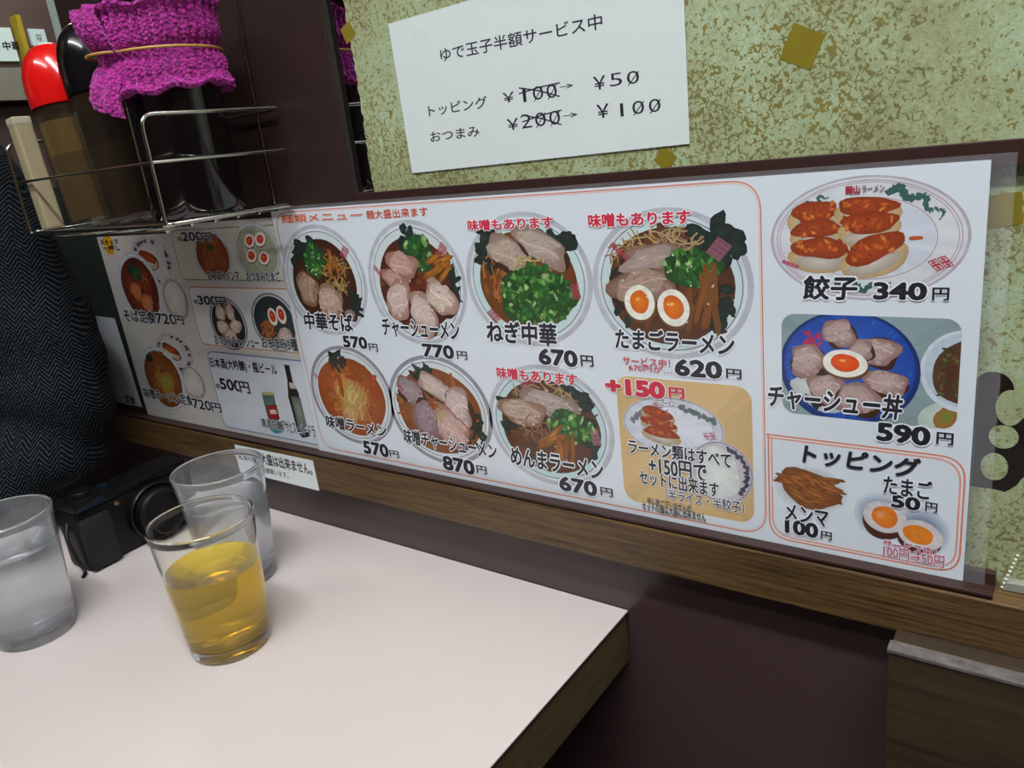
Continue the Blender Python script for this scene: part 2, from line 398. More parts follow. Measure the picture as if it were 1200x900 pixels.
# ---------------------------------------------------------------- food pictures (printed)
class Dish:
    """a printed round bowl or plate: its own unit frame, u right, v up"""
    def __init__(s, Y, l, r, t, b):
        x0 = W(*l, Y)[0]; x1 = W(*r, Y)[0]; z1 = W(*t, Y)[1]; z0 = W(*b, Y)[1]
        s.cx, s.cz, s.rx, s.rz = (x0 + x1) / 2, (z0 + z1) / 2, (x1 - x0) / 2, (z1 - z0) / 2; s.p = Print(Y)
    def at(s, u, v): return s.cx + u * s.rx, s.cz + v * s.rz
    def blob(s, u, v, ru, rv, rot, c, e=None, jag=.08, n=18, pw=1.0): s.p.blob(*s.at(u, v), ru * s.rx, rv * s.rz, math.radians(rot), c, e, jag, n, pw)
    def bowl(s, rim='b9bcc6', inside='cfd9dc', line='5a6478', broth='6b3d22', edge='4a2814', k=.76):
        s.p.disc(s.cx, s.cz, s.rx, s.rz, 'c4c6cf', rim); s.p.disc(s.cx, s.cz, s.rx * .93, s.rz * .93, 'dfe4e8', 'd5dbe2')
        s.p.disc(s.cx, s.cz, s.rx * .88, s.rz * .88, inside, inside); s.p.ring(s.cx, s.cz, s.rx * .885, s.rz * .885, s.rx * .012, line)
        s.blob(0, -.02, k, k, 0, broth, edge, .02, 40); s.k = k
        for i in range(60):
            a = random.uniform(0, 6.28); q = random.uniform(0, k * .95); s.blob(q * math.cos(a), q * math.sin(a), random.uniform(.05, .16), random.uniform(.03, .1), random.uniform(0, 180), jit(hexc(broth), .14), jit(hexc(edge), .1), .25, 9)
    def seal(s, u, v, a, rows=3, cols=2, sz=.07, c='a8404e'):
        for i in range(cols):
            for j in range(rows):
                x, z = s.at(u, v); dx, dz = (i - cols / 2 + .5) * sz * 1.1, (j - rows / 2 + .5) * sz
                ca, sa = math.cos(math.radians(a)), math.sin(math.radians(a))
                X, Z = x + (dx * ca - dz * sa) * s.rx, z + (dx * sa + dz * ca) * s.rz; q = sz * .42
                R2 = lambda px_, pz_: (X + (px_ * ca - pz_ * sa) * s.rx, Z + (px_ * sa + pz_ * ca) * s.rz)
                s.p.line([R2(-q, -q), R2(q, -q), R2(q, q), R2(-q, q)], s.rx * .014, c, True); s.p.line([R2(0, -q), R2(0, q)], s.rx * .012, c); s.p.line([R2(-q * .6, 0), R2(q * .6, 0)], s.rx * .012, c)
    def nori(s, u, v, ru, rv, rot=0):
        for i in range(14): s.blob(u + random.gauss(0, ru * .45), v + random.gauss(0, rv * .45), ru * .36, rv * .36, random.uniform(0, 180), jit(hexc('2b3b34'), .06), '1a2522', .22, 14)
    def onion(s, u, v, ru, rv, n=60, light=1.0):
        s.blob(u, v, ru, rv, 0, '2c5a2a', '264a24', .15, 24)
        for i in range(n):
            a = random.uniform(0, 6.28); q = math.sqrt(random.random()); c = random.choice(['2f6b2c', '3a7d33', '245423', '4c9440', '2f6b2c', '1e4a20', '7db55a', 'a9cf86', '3a7d33', '5a9e47'] if light else ['2c5a2a', '1f4320', '3a7035'])
            c = jit(hexc(c), .06); s.blob(u + ru * q * math.cos(a), v + rv * q * math.sin(a), random.uniform(.03, .075), random.uniform(.02, .055), random.uniform(0, 180), c, tuple(x * .72 for x in c), .2, 8)
    def noodles(s, u, v, ru, rv, n=40, c='c9a66a', rot=None, w=.018):
        for i in range(n):
            a = random.uniform(0, 6.28); q = math.sqrt(random.random()); x, y = u + ru * q * math.cos(a), v + rv * q * math.sin(a); d = math.radians(rot + random.uniform(-25, 25)) if rot is not None else random.uniform(0, 3.14); L_ = random.uniform(.06, .16); bend = random.uniform(-.06, .06)
            pts = [s.at(x + math.cos(d) * L_ * t - math.sin(d) * bend * (1 - t * t * 1), y + math.sin(d) * L_ * t + math.cos(d) * bend * (1 - t * t)) for t in (-1, -.5, 0, .5, 1)]
            cc = jit(hexc(c), .1); s.p.line(pts, w * s.rx, cc, c2=tuple(x * .75 for x in cc))
    def slice(s, u, v, ru, rv, rot, c='b89a8c', e='8e6252'):
        s.blob(u + .02, v - .03, ru * 1.03, rv * 1.03, rot, '4a2a1c', '3e2217', .1, 22, .85); s.blob(u, v, ru, rv, rot, c, e, .15, 26, .8)
        ca, sa = math.cos(math.radians(rot)), math.sin(math.radians(rot))
        s.blob(u - ru * .1, v + rv * .1, ru * .8, rv * .75, rot + 8, tuple(min(1, t * 1.06) for t in hexc(c)), tuple(t * .94 for t in hexc(c)), .16, 22)
        for i in range(46):
            a = random.uniform(0, 6.28); q = random.uniform(.0, .86); x, y = ru * q * math.cos(a), rv * q * math.sin(a)
            k = random.random() * .55; tgt = hexc(random.choice(['e6dace', 'e6dace', e, e, '6f4638'])); cc = tuple(a_ * (1 - k) + b_ * k for a_, b_ in zip(jit(hexc(c), .05), tgt))
            s.blob(u + x * ca - y * sa, v + x * sa + y * ca, ru * random.uniform(.06, .2), rv * random.uniform(.05, .15), rot + random.uniform(-40, 40), cc, jit(hexc(c), .05), .25, 10)
        for i in range(2):
            o_ = random.uniform(-.4, .4); pts = []
            for t in range(-3, 4):
                x, y = ru * t / 4, rv * (o_ + .15 * math.sin(t + i)); pts.append(s.at(u + x * ca - y * sa, v + x * sa + y * ca))
            s.p.line(pts, s.rx * .012, jit(tuple(min(1, t * 1.15) for t in hexc(c)), .04))
    def egg(s, u, v, ru, rv, rot=0, yolk='e8801c', ye='d9641a', white='eeebe0'):
        s.blob(u + .01, v - .03, ru * 1.06, rv * 1.06, rot, '6d4a2a', '6d4a2a', .01, 28); s.blob(u, v, ru, rv, rot, 'f5f3ec', white, .01, 30); s.blob(u, v + .01, ru * .63, rv * .66, rot, yolk, ye, .03, 24)
        s.blob(u - ru * .1, v + rv * .2, ru * .18, rv * .12, rot, 'ffd27a', yolk, .1, 10)
    def menma(s, u, v, ru, rv, n=7, rot=60, c='b5772c', spread=.16):
        for i in range(n):
            a = random.uniform(-1, 1); b_ = random.uniform(-1, 1); s.blob(u + a * ru, v + b_ * rv, spread, .045, rot + random.uniform(-20, 20), jit(hexc(c), .1), '7d4a1c', .12, 12, .7)
    def gloss(s, n=8):
        for i in range(n):
            a = random.uniform(0, 6.28); q = random.uniform(.1, .7); s.blob(q * math.cos(a), q * math.sin(a), random.uniform(.012, .03), .012, random.uniform(0, 180), 'e9e2da', 'cbbfb4', .2, 8)
    def gyoza(s, u, v, ru, rv, rot):
        s.blob(u, v - rv * .35, ru * 1.02, rv * .95, rot, 'd8c9a8', 'b79a6c', .06, 22); s.blob(u, v - rv * .6, ru * .8, rv * .5, rot, 'cfc6b8', 'a79c90', .06, 16); s.blob(u, v + rv * .15, ru * .92, rv * .62, rot, 'a8461c', '8c3413', .12, 20)
        ca, sa = math.cos(math.radians(rot)), math.sin(math.radians(rot))
        for i in range(16):
            x, y = random.uniform(-.75, .75) * ru, random.uniform(-.2, .5) * rv; s.blob(u + x * ca - y * sa, v + x * sa + y * ca, ru * .14, rv * .12, random.uniform(0, 180), random.choice(['d9782c', 'c2561d', '6b2410', 'e39a48', '7d2c12']), 'a8461c', .3, 9)
    def build(s, parent, label=None, name='bowl_picture'):
        o = s.p.build(name, parent)
        if label: o['label'] = label
        return o

INK = '1d1d2b'; RED = 'd02844'; ORANGE = 'd2542c'; HW = 'eef2f8'
# ---------------------------------------------------------------- main menu sheet
YM = -.0008
menu = empty('menu_board', (.25, YM, 0), 'long white laminated menu of eight noodle bowls, dumplings and toppings', 'menu')
mw, mh = .4996, .2100
SH = mat('laminated_white_paper', 'dbe3ec', .35, var=.015, scale=30, coat=.8)
LAM = mat('clear_laminate_margin', '6d6468', .12, var=.05, coat=1.0, alpha=1) if False else None
m_, t_, b_ = newmat('clear_laminate_margin'); b_.inputs['Base Color'].default_value = (.8, .8, .85, 1); b_.inputs['Roughness'].default_value = .08; b_.inputs['Alpha'].default_value = .07; LAM = m_
sheet('laminate_film', [(-.0015, -.0002), (mw + .0095, -.0002), (mw + .0095, mh + .0025), (-.0015, mh + .0025)], YM + .0003, .0003, LAM, menu)
sheet('menu_sheet', [(0, .0), (mw, .0), (mw, mh), (0, mh)], YM, .0003, SH, menu)
pr = Print(YM - 2e-5)
def wl(p): return W(*p, YM)
# orange frame lines
def frame_line(pts, r, c, w_=.0007, gap=0.0013, P=pr, closed=False):
    q = [Vector((*p, 0)) for p in pts]; rr = rounded(q, r, 7); P.line([(v.x, v.y) for v in rr], w_, c, closed)
zt = .2083; zb = .0035
frame_line([(.006, .12), (-.0 + .0035, zt), (.3985, zt), (.3985, zb), (.006, zb), (.0035, .12)], .016, 'd9795a')
frame_line([(.0055, .12), (.0045, zt - .001), (.3975, zt - .001), (.3975, zb + .0008), (.0075, zb + .0008), (.0055, .12)], .0155, 'e4b4a0', .0004)
for k, cc in ((0, 'dd8064'), (.0018, 'e59a84')):
    frame_line([(.3995 - k * 0, .0682 - k), (.4975 - k, .0682 - k), (.4975 - k, .0035 + k), (.4005 + k, .0035 + k), (.4005 + k, .0682 - k)], .012, cc, .0009)
pr.build('frame_lines', menu)
# bowls
B = []
d = Dish(YM - 3e-5, (331, 320), (432, 345), (366, 263), (395, 393)); d.bowl(broth='5a2f1a', edge='3a1d12')
d.nori(-.35, .5, .3, .25); d.onion(-.12, .38, .24, .3, 40); d.noodles(.32, .2, .3, .3, 26, 'b98c50'); d.menma(.3, .3, .1, .15, 5, 80, 'a8702c'); d.slice(-.42, -.15, .26, .3, 70, 'a78a72', '7d5a44'); d.slice(.08, -.38, .3, .3, 0, 'bda392', '8c6a5a'); d.slice(.5, -.6, .14, .1, 0, '8d7468', '6a5046'); d.noodles(.4, -.1, .2, .12, 14, 'b99a66'); d.nori(.7, -.35, .12, .3); d.gloss(); d.seal(.62, .5, -35); d.build(menu)
d = Dish(YM - 3e-5, (429, 310), (548, 345), (480, 257), (497, 404)); d.bowl(broth='7a3d1c', edge='4d2512')
d.nori(-.1, .62, .25, .2); d.onion(.15, .48, .28, .28, 46); d.nori(.78, -.15, .1, .35); d.menma(.45, .28, .18, .14, 9, 25, 'cf8524', .2); d.slice(-.22, .3, .3, .22, -20, 'c29e92', '96685c'); d.slice(-.42, .05, .28, .16, -25, 'b78f88', '8f6058'); d.slice(-.4, -.28, .24, .34, -12, 'cdb6ac', '9e7468'); d.slice(.08, -.5, .26, .36, 12, 'd0bdb2', 'a07a6c'); d.slice(.48, -.22, .3, .26, -35, 'd3c0b4', 'a47e70'); d.gloss(); d.seal(.62, .52, -40); d.seal(-.76, .2, 40, 3, 1); d.build(menu)
d = Dish(YM - 3e-5, (546, 320), (696, 345), (605, 248), (632, 406)); d.bowl(inside='c6dede', broth='8a4f24', edge='6a3a1a')
d.nori(-.6, .4, .2, .4); d.noodles(-.45, .1, .25, .4, 30, 'b9793c', 70); d.nori(.55, .5, .25, .25); d.slice(-.24, .4, .34, .24, -30, 'b3a193', '8d7365'); d.slice(.28, .5, .42, .22, -28, 'b5a398', '8f776a'); d.noodles(.05, .25, .3, .1, 12, 'c3b070')
d.onion(.12, -.22, .56, .46, 190); d.seal(.74, -.15, 5, 4, 2, .055); d.seal(-.6, -.55, 40); d.build(menu)
d = Dish(YM - 3e-5, (694, 325), (884, 345), (778, 243), (795, 421)); d.bowl(inside='c8dadd', broth='6d4228', edge='53301d', k=.78)
d.nori(-.6, -.1, .14, .4); d.nori(.5, .45, .4, .3); d.nori(.6, -.25, .15, .35); d.noodles(-.1, .55, .5, .16, 40, 'bda070'); d.noodles(-.5, .35, .2, .2, 14, 'a98050'); d.slice(-.2, .32, .42, .2, 12, 'a8938c', '84685f'); d.slice(-.32, -.02, .42, .24, 8, 'a78d80', '7d5b4c'); d.onion(.3, .22, .34, .24, 70); d.menma(.38, -.2, .2, .22, 9, 85, '7d4f2e', .26); d.egg(-.38, -.24, .2, .24, 5); d.egg(.05, -.3, .2, .25, 15); d.gloss(14); d.seal(.62, .46, -38, 4, 3, .06, '9a6070'); d.seal(-.6, .45, 45, 5, 1, .06); d.build(menu)
d = Dish(YM - 3e-5, (364, 450), (461, 470), (398, 405), (428, 521)); d.bowl(rim='8f8894', broth='b8622a', edge='8f4518', k=.8)
d.p.n += 2; d.nori(-.2, .68, .3, .14); d.noodles(0, -.1, .5, .5, 50, 'cf8a48'); d.blob(0, -.05, .42, .42, 0, 'b9a04a', 'b5743a', .2, 20); d.noodles(0, -.1, .35, .45, 44, 'd8c088', 75); d.menma(-.2, .2, .02, .03, 2, 95, 'd03a1c', .2); d.menma(.15, .4, .1, .05, 3, -20, 'c83a20', .16); d.menma(.6, .2, .1, .25, 7, 60, 'c83228', .08); d.seal(-.78, .3, 50, 3, 1); d.build(menu)
d = Dish(YM - 3e-5, (455, 465), (577, 492), (500, 416), (532, 545)); d.bowl(rim='8f8f9c', broth='a2602f', edge='7d451f', k=.8)
d.nori(-.2, .68, .3, .12); d.nori(.72, -.2, .1, .3); d.slice(-.5, .3, .26, .24, -30, '9c8a8c', '7d5f5c'); d.slice(.02, .42, .34, .2, -30, 'c7b4aa', 'a0806f'); d.slice(-.2, -.18, .3, .4, -10, '96808a', '805a54'); d.slice(.4, .1, .24, .36, 12, 'cdb9b4', 'a07a78'); d.slice(.22, -.3, .36, .3, -40, 'c4a59c', '99685c'); d.menma(-.1, .12, .06, .06, 4, 40, 'c8502c', .09); d.noodles(0, -.02, .1, .16, 10, 'c8ac70'); d.gloss(); d.seal(-.7, .35, 50, 2, 1); d.build(menu)
d = Dish(YM - 3e-5, (575, 500), (721, 520), (632, 427), (660, 570)); d.bowl(inside='bfd8dc', broth='6b4028', edge='523020', k=.78)
d.nori(-.65, .1, .14, .4); d.nori(.5, .5, .3, .25); d.nori(.65, -.1, .14, .4); d.noodles(-.1, .55, .5, .2, 40, 'b59868'); d.slice(.05, .38, .46, .2, -15, 'ad9c96', '8a7066'); d.slice(-.4, .18, .36, .24, -10, 'b39d8c', '8a6450'); d.onion(.35, .02, .36, .26, 70); d.noodles(-.2, -.1, .25, .2, 16, '9d6a4a'); d.menma(-.02, -.2, .18, .1, 7, 25, 'b57a35', .2); d.menma(.22, -.42, .16, .14, 8, 70, 'a86228', .2); d.gloss(12); d.seal(.72, -.08, 8, 4, 2, .06, 'a07078'); d.seal(-.25, .68, 15, 1, 4, .05); d.build(menu)
# tan set picture
p = Print(YM - 3e-5)
p.fan(p.rrect(.3055, .3915, .0095, .0955, .009), 'd9bb8a', 'd2b07a'); p.build('set_meal_card', menu)
d = Dish(YM - 3e-5, (731, 500), (849, 508), (790, 466), (800, 536)); q = d.p; q.n += 30
q.disc(d.cx, d.cz, d.rx, d.rz, 'd9dde6', 'ccd0dc'); q.ring(d.cx, d.cz, d.rx * .98, d.rz * .98, .0004, '6a6478'); q.ring(d.cx + .003, d.cz, d.rx * .72, d.rz * .7, .0004, '9a8fa2'); q.disc(d.cx + .003, d.cz, d.rx * .7, d.rz * .68, 'dfe4ee', 'd8deea')
for k in range(26): d.blob(-.82 + k * .018 + random.uniform(-.03, .03), .05 + .5 * math.sin(k / 26 * 1.6) + random.uniform(-.06, .06), .05, .06, random.uniform(0, 180), jit(hexc('5e6468'), .1), '777c84', .3, 8)
for k in range(26): d.blob(.2 + k * .026 + random.uniform(-.02, .02), .72 - k * .016 + random.uniform(-.06, .06), .05, .07, random.uniform(0, 180), jit(hexc('4a6858'), .1), '6f7a7a', .3, 8)
d.gyoza(-.28, .38, .34, .3, -8); d.gyoza(-.26, .05, .38, .3, -8); d.gyoza(-.22, -.28, .38, .3, -8); d.seal(.72, -.15, 20, 2, 2, .11)
d.p.text('岡山', (766, 478), (776, 472), 'a03048', .02); d.p.text('ラーメン', (776, 476), (790, 470), '4a3450', .01); d.build(menu, name='plate_picture')
d = Dish(YM - 3e-5, (808, 540), (883, 560), (835, 516), (858, 592)); q = d.p; q.n += 330
q.disc(d.cx, d.cz, d.rx, d.rz, 'd3cfd8', 'c3bcc8'); q.ring(d.cx, d.cz, d.rx * .97, d.rz * .97, .0005, '8a7484'); d.blob(-.1, -.05, .72, .8, 0, 'e8ece8', 'd2d8d4', .08, 30)
for k in range(60): a = random.uniform(0, 6.28); r_ = math.sqrt(random.random()) * .7; d.blob(-.1 + r_ * math.cos(a), -.05 + r_ * math.sin(a), .045, .02, random.uniform(0, 180), 'f4f6f2', 'd5dad6', .1, 7)
for k in range(24): a = math.radians(70 - k * 5); d.blob(.82 * math.cos(a) + random.uniform(-.04, .04), .8 * math.sin(a) + random.uniform(-.05, .05), .07, .08, random.uniform(0, 180), jit(hexc('3a3548'), .08), '4d4a5c', .3, 8)
d.build(menu, name='rice_picture')
# dumpling plate
d = Dish(YM - 3e-5, (903, 265), (1139, 270), (1020, 205), (1035, 352)); q = d.p
q.disc(d.cx, d.cz, d.rx, d.rz, 'c9c6cf', 'b5a9b5'); q.disc(d.cx, d.cz, d.rx * .97, d.rz * .97, 'd6dbe0', 'd2d5dc')
for r_, c_ in ((.93, 'a88a98'), (.90, 'b79aa8'), (.66, 'b08c9c')): q.ring(d.cx + .002 * (r_ < .7), d.cz, d.rx * r_, d.rz * r_, .0004, c_)
q.disc(d.cx + .002, d.cz, d.rx * .64, d.rz * .64, 'd3dae4', 'cdd5e0')
for cx_, a0, a1 in ((0, 72, 22), (0, 250, 290), (0, 150, 120)):
    for k in range(44):
        f = k / 43; a = math.radians(a0 + (a1 - a0) * f); r_ = .79 + .05 * math.sin(f * 16); d.blob(r_ * math.cos(a) + random.uniform(-.01, .01), r_ * math.sin(a) + random.uniform(-.02, .02), .032 * (1.3 - f), .045 * (1.3 - f) + .012, random.uniform(0, 180), jit(hexc('2f6a50'), .08), '3d5a58', .3, 8)
d.gyoza(-.52, .42, .28, .28, 8); d.gyoza(.02, .48, .32, .26, 2); d.gyoza(-.5, .15, .28, .26, 6); d.gyoza(.05, .22, .32, .28, 6); d.gyoza(-.46, -.18, .32, .3, 0); d.gyoza(.1, -.2, .36, .32, 22)
d.blob(.5, .0, .07, .03, 5, 'c8602c', 'b04a20', .1, 10, .6)
d.seal(.74, -.4, 30, 2, 2, .09, 'b83448'); d.seal(-.78, -.4, -30, 1, 4, .05, 'b05060')
d.build(menu, name='plate_picture')
# pork on rice photograph
x0, z1 = wl((916, 363)); x1, z0 = wl((1121, 507)); x0, x1, z0, z1 = .4085, .4925, .0825, .1385
def clip_to(x0, x1, z0, z1, r):
    def c(x, z):
        x = min(max(x, x0), x1); z = min(max(z, z0), z1)
        for cx, cz, sx, sz in ((x1 - r, z1 - r, 1, 1), (x0 + r, z1 - r, -1, 1), (x0 + r, z0 + r, -1, -1), (x1 - r, z0 + r, 1, -1)):
            if (x - cx) * sx > 0 and (z - cz) * sz > 0:
                v = Vector((x - cx, z - cz))
                if v.length > r: v = v.normalized() * r
                return cx + v.x, cz + v.y
        return x, z
    return c
d = Dish(YM - 3e-5, (914, 430), (1079, 440), (990, 364), (1005, 500)); q = d.p; q.clip = clip_to(x0, x1, z0, z1, .007)
q.fan(q.rrect(x0, x1, z0, z1, .007), '8fa3a6', '869ba0')
q.blob(x0 + .08, z0 + .004, .013, .010, 0, 'c9d4cc', 'b4c4bc', 0, 30); q.blob(x0 + .081, z0 + .006, .008, .006, 0, '6a8a3c', 'a0602c', .2, 14)
q.blob(x0 + .0855, z0 + .03, .0185, .0205, 0, 'dfe6ee', 'c9d3de', 0, 40); q.blob(x0 + .0855, z0 + .0305, .0165, .0185, 0, 'c4d2dc', 'b8c8d4', 0, 40); q.blob(x0 + .086, z0 + .029, .014, .0155, 0, '4c2a20', '5a3a2a', .05, 30)
for k in range(30): q.blob(x0 + .079 + random.uniform(-.004, .009), z0 + .029 + random.uniform(-.012, .012), .0018, .0009, random.uniform(0, 3), random.choice(['3a5230', '6d7a3c', '2a3a28', '8a5a30']), '46401f', .3, 8)
d.blob(0, 0, 1, 1, 0, '2b55b8', '14306e', 0, 48); d.blob(0, .03, .93, .93, 0, '2f62c8', '1f49a4', 0, 48)
for k in range(40): a = random.uniform(0, 6.28); d.blob(.86 * math.cos(a), .03 + .86 * math.sin(a), .05, .03, math.degrees(a), jit(hexc('2f62c8'), .1), '2450a8', .3, 8)
for u, v in ((.0, -.5), (-.3, -.6), (.3, -.5), (-.55, -.35)): d.blob(u, v, .3, .2, 0, 'd8dcd8', 'b9c0c4', .1, 16)
d.nori(-.45, -.62, .2, .1)
for k in range(10): d.blob(-.5 + random.uniform(-.1, .1), .5 + random.uniform(-.12, .12), .07, .025, random.uniform(0, 180), 'cf2f56', 'b0203f', .1, 9)
for a in ((-.12, .62, .22, .24, 10), (.4, .34, .3, .24, -10), (-.58, .1, .26, .28, 5), (.55, -.18, .28, .22, -12), (-.28, -.38, .26, .3, 12), (.15, -.5, .3, .28, -14), (.18, .32, .2, .16, 20)): d.slice(*a, 'b79e9a', '93706a')
d.egg(-.03, .1, .32, .24, -4, 'f0601c', 'e04a14'); d.build(menu, name='pork_bowl_photo')
# topping pictures
d = Dish(YM - 3e-5, (904, 575), (996, 580), (948, 544), (955, 604)); q = d.p
for k in range(12): f = 1 - k / 14; d.blob(.02, 0, f, f, 0, tuple(a * (1 - k / 11) + b * k / 11 for a, b in zip(hexc('dbe3ec'), hexc('8f8a88'))), None, .03, 30)
d.blob(0, .02, .8, .72, -8, '9a5f35', '7d4c2c', .12, 24)
for k in range(34): d.blob(random.uniform(-.55, .55), random.uniform(-.5, .55), .42, .075, random.uniform(-35, 15), jit(hexc('b9733a'), .12), '6d3d1f', .12, 12, .75)
d.build(menu, name='bamboo_shoot_picture')
d = Dish(YM - 3e-5, (995, 610), (1120, 612), (1058, 575), (1058, 655)); q = d.p
for k in range(12): f = 1 - k / 14; d.blob(-.35, .15, .62 * f, .75 * f, 0, tuple(a * (1 - k / 11) + b * k / 11 for a, b in zip(hexc('dbe3ec'), hexc('5a6a8c'))), None, .02, 30)
for k in range(12): f = 1 - k / 14; d.blob(.38, -.1, .6 * f, .75 * f, 0, tuple(a * (1 - k / 11) + b * k / 11 for a, b in zip(hexc('dbe3ec'), hexc('4a5a7c'))), None, .02, 30)
d.blob(-.32, -.02, .42, .5, -10, '5a2c20', '4a241c', .02, 30); d.blob(-.3, .14, .42, .46, -10, 'e6e2e4', 'cfc8ca', .02, 30); d.blob(-.3, .15, .26, .31, -10, 'e8862c', 'e0741c', .04, 24); d.blob(-.38, .2, .12, .12, 0, 'e8a87a', 'e8862c', .2, 12)
d.blob(.36, -.32, .42, .46, -12, '5a2c20', '4a241c', .02, 30); d.blob(.38, -.2, .42, .42, -12, 'e6e2e4', 'cfc8ca', .02, 30); d.blob(.34, -.2, .28, .28, -12, 'eb8e2a', 'e27c1c', .04, 24); d.blob(.36, -.24, .1, .07, 0, 'd8701c', 'e88a2c', .2, 12)
d.build(menu, name='egg_picture')
# lettering
L = Print(YM - 2.9e-4)
L.text('麺類メニュー', (330, 262), (424, 246), ORANGE, .03, .06); L.text('麺大盛出来ます', (430, 257), (500, 242), ORANGE, .01)
for body, bl, tr in (('中華そば', (358, 386), (411, 368)), ('チャーシューメン', (449, 394), (536, 377)), ('ねぎ中華', (571, 401), (650, 379)), ('たまごラーメン', (721, 408), (859, 391)),
                     ('味噌ラーメン', (383, 501), (451, 497)), ('味噌チャーシューメン', (474, 520), (580, 519)), ('めんまラーメン', (599, 544), (705, 540)), ('餃子', (940, 351), (1004, 323)), ('チャーシュー丼', (899, 477), (1057, 463))):
    L.text(body, bl, tr, INK, .035, .10, HW, shear=.08)
for n_, bl, tr, yb, yt in (('570', (403, 407), (429, 395), (433, 411), (442, 403)), ('770', (496, 418), (531, 405), (536, 421), (547, 412)), ('670', (632, 427), (676, 411), (681, 429), (695, 417)), ('620', (791, 440), (846, 424), (851, 443), (869, 433)),
                           ('570', (427, 531), (454, 521), (457, 535), (467, 529)), ('870', (520, 550), (555, 540), (559, 554), (570, 547)), ('670', (656, 574), (699, 565), (704, 580), (718, 573)), ('340', (1023, 351), (1087, 331), (1092, 352), (1113, 337)),
                           ('590', (1027, 516), (1091, 501), (1097, 520), (1118, 508)), ('50', (1044, 594), (1079, 584), (1084, 599), (1099, 590)), ('100', (920, 624), (959, 614), (962, 631), (975, 624))):
    L.text(n_, bl, tr, INK, .05, .10, HW); L.text('円', yb, yt, INK, .03, .07, HW)
L.text('味噌もあります', (549, 271), (648, 253), RED, .04, .10, HW); L.text('味噌もあります', (690, 267), (809, 245), RED, .04, .10, HW); L.text('味噌もあります', (583, 443), (676, 438), RED, .04, .10, HW)
L.text('サービス中！', (730, 427), (785, 421), RED, .01); L.text('670円が…', (737, 434), (787, 430), RED, .01)
L.text('+150', (710, 461), (779, 448), RED, .07, .11, HW); L.text('円', (784, 466), (802, 455), RED, .05, .09, HW)
L.text('ラーメン類はすべて', (737, 531), (857, 531), INK, .03, .09, HW); L.text('+150円で', (761, 555), (828, 544), INK, .03, .09, HW); L.text('セットに出来ます', (750, 567), (842, 565), INK, .03, .09, HW)
L.text('（半ライス・半餃子）', (780, 585), (872, 588), INK, .015, .08, HW)
L.text('申し訳ございませんが、', (759, 590), (812, 592), INK, .03, .06, 'e6dcc8'); L.text('セットの麺は大盛に出来ません', (753, 597), (827, 601), INK, .03, .06, 'e6dcc8')
L.text('岡山', (991, 228), (1008, 217), 'a8283c', .05); L.text('ラーメン', (1010, 226), (1037, 216), '5a3048', .02)
L.text('トッピング', (940, 542), (1076, 537), INK, .035, shear=.15); L.text('たまご', (1035, 578), (1093, 564), INK, .03, .08, HW); L.text('メンマ', (920, 609), (971, 598), INK, .03, .08, HW)
L.text('サービス中！', (1035, 642), (1098, 642), 'c8285c', .02, .07, HW); L.text('100円→50円', (1035, 652), (1107, 652), 'c8285c', .01, .06, HW)
L.build('lettering', menu)

# ---------------------------------------------------------------- side menu, partly under the main one
YS = .0001
x0s, x1s, zs = -.2895, .0075, .2005
side = empty('side_menu', (-.2, YS, 0), 'older menu sheet of set meals, snacks and drinks, tucked under the long menu', 'menu')
sheet('menu_sheet', [(-.2865, .0003), (x1s, .0003), (x1s, zs + .004), (-.2935, zs + .003)], YS, .0003, mat('aged_laminated_paper', 'cfcbc6', .35, var=.06, scale=12, coat=.7), side)
pr = Print(YS - 2e-5)
for k in range(60):   # faint orange mottling of the printed paper
    u, v = random.random(), random.random(); pr.blob(-.28 + .12 * u, .008 + .19 * v, .006, .005, 0, 'd8c0ac', 'd0c9c4', .3, 12)
for pts, c, fill in (([(205, 262), (214, 328), (334, 338)], '7d9a6a', 'dcdccb'), ([(350, 341), (222, 338), (240, 404), (350, 418)], 'd08a5c', 'dfdfe0'), ([(352, 424), (243, 412), (263, 492), (376, 520)], '6484b8', 'd9dfe6')):
    pass
def boxrr(P, x0, x1, z0, z1, r, c, fill, w_=.0011):
    q = P.rrect(x0, x1, z0, z1, r); P.fan(q, fill, fill); P.line(q, w_, c, True)
boxrr(pr, -.1535, .02 - .013, .1525, .1985, .008, '7f9a6c', 'd6d6c8'); boxrr(pr, -.1475, .0072, .0895, .1455, .008, 'cf8a5e', 'dcdee0'); boxrr(pr, -.1425, .0073, .0045, .0825, .009, '6486ba', 'd8dee6')
pr.blob(*W(127, 286, YS), .0105, .011, 0, 'e8ae18', 'e0a010', .08, 18)
pr.build('frame_lines', side)
def sdish(l, r, t, b): return Dish(YS - 3e-5, l, r, t, b)
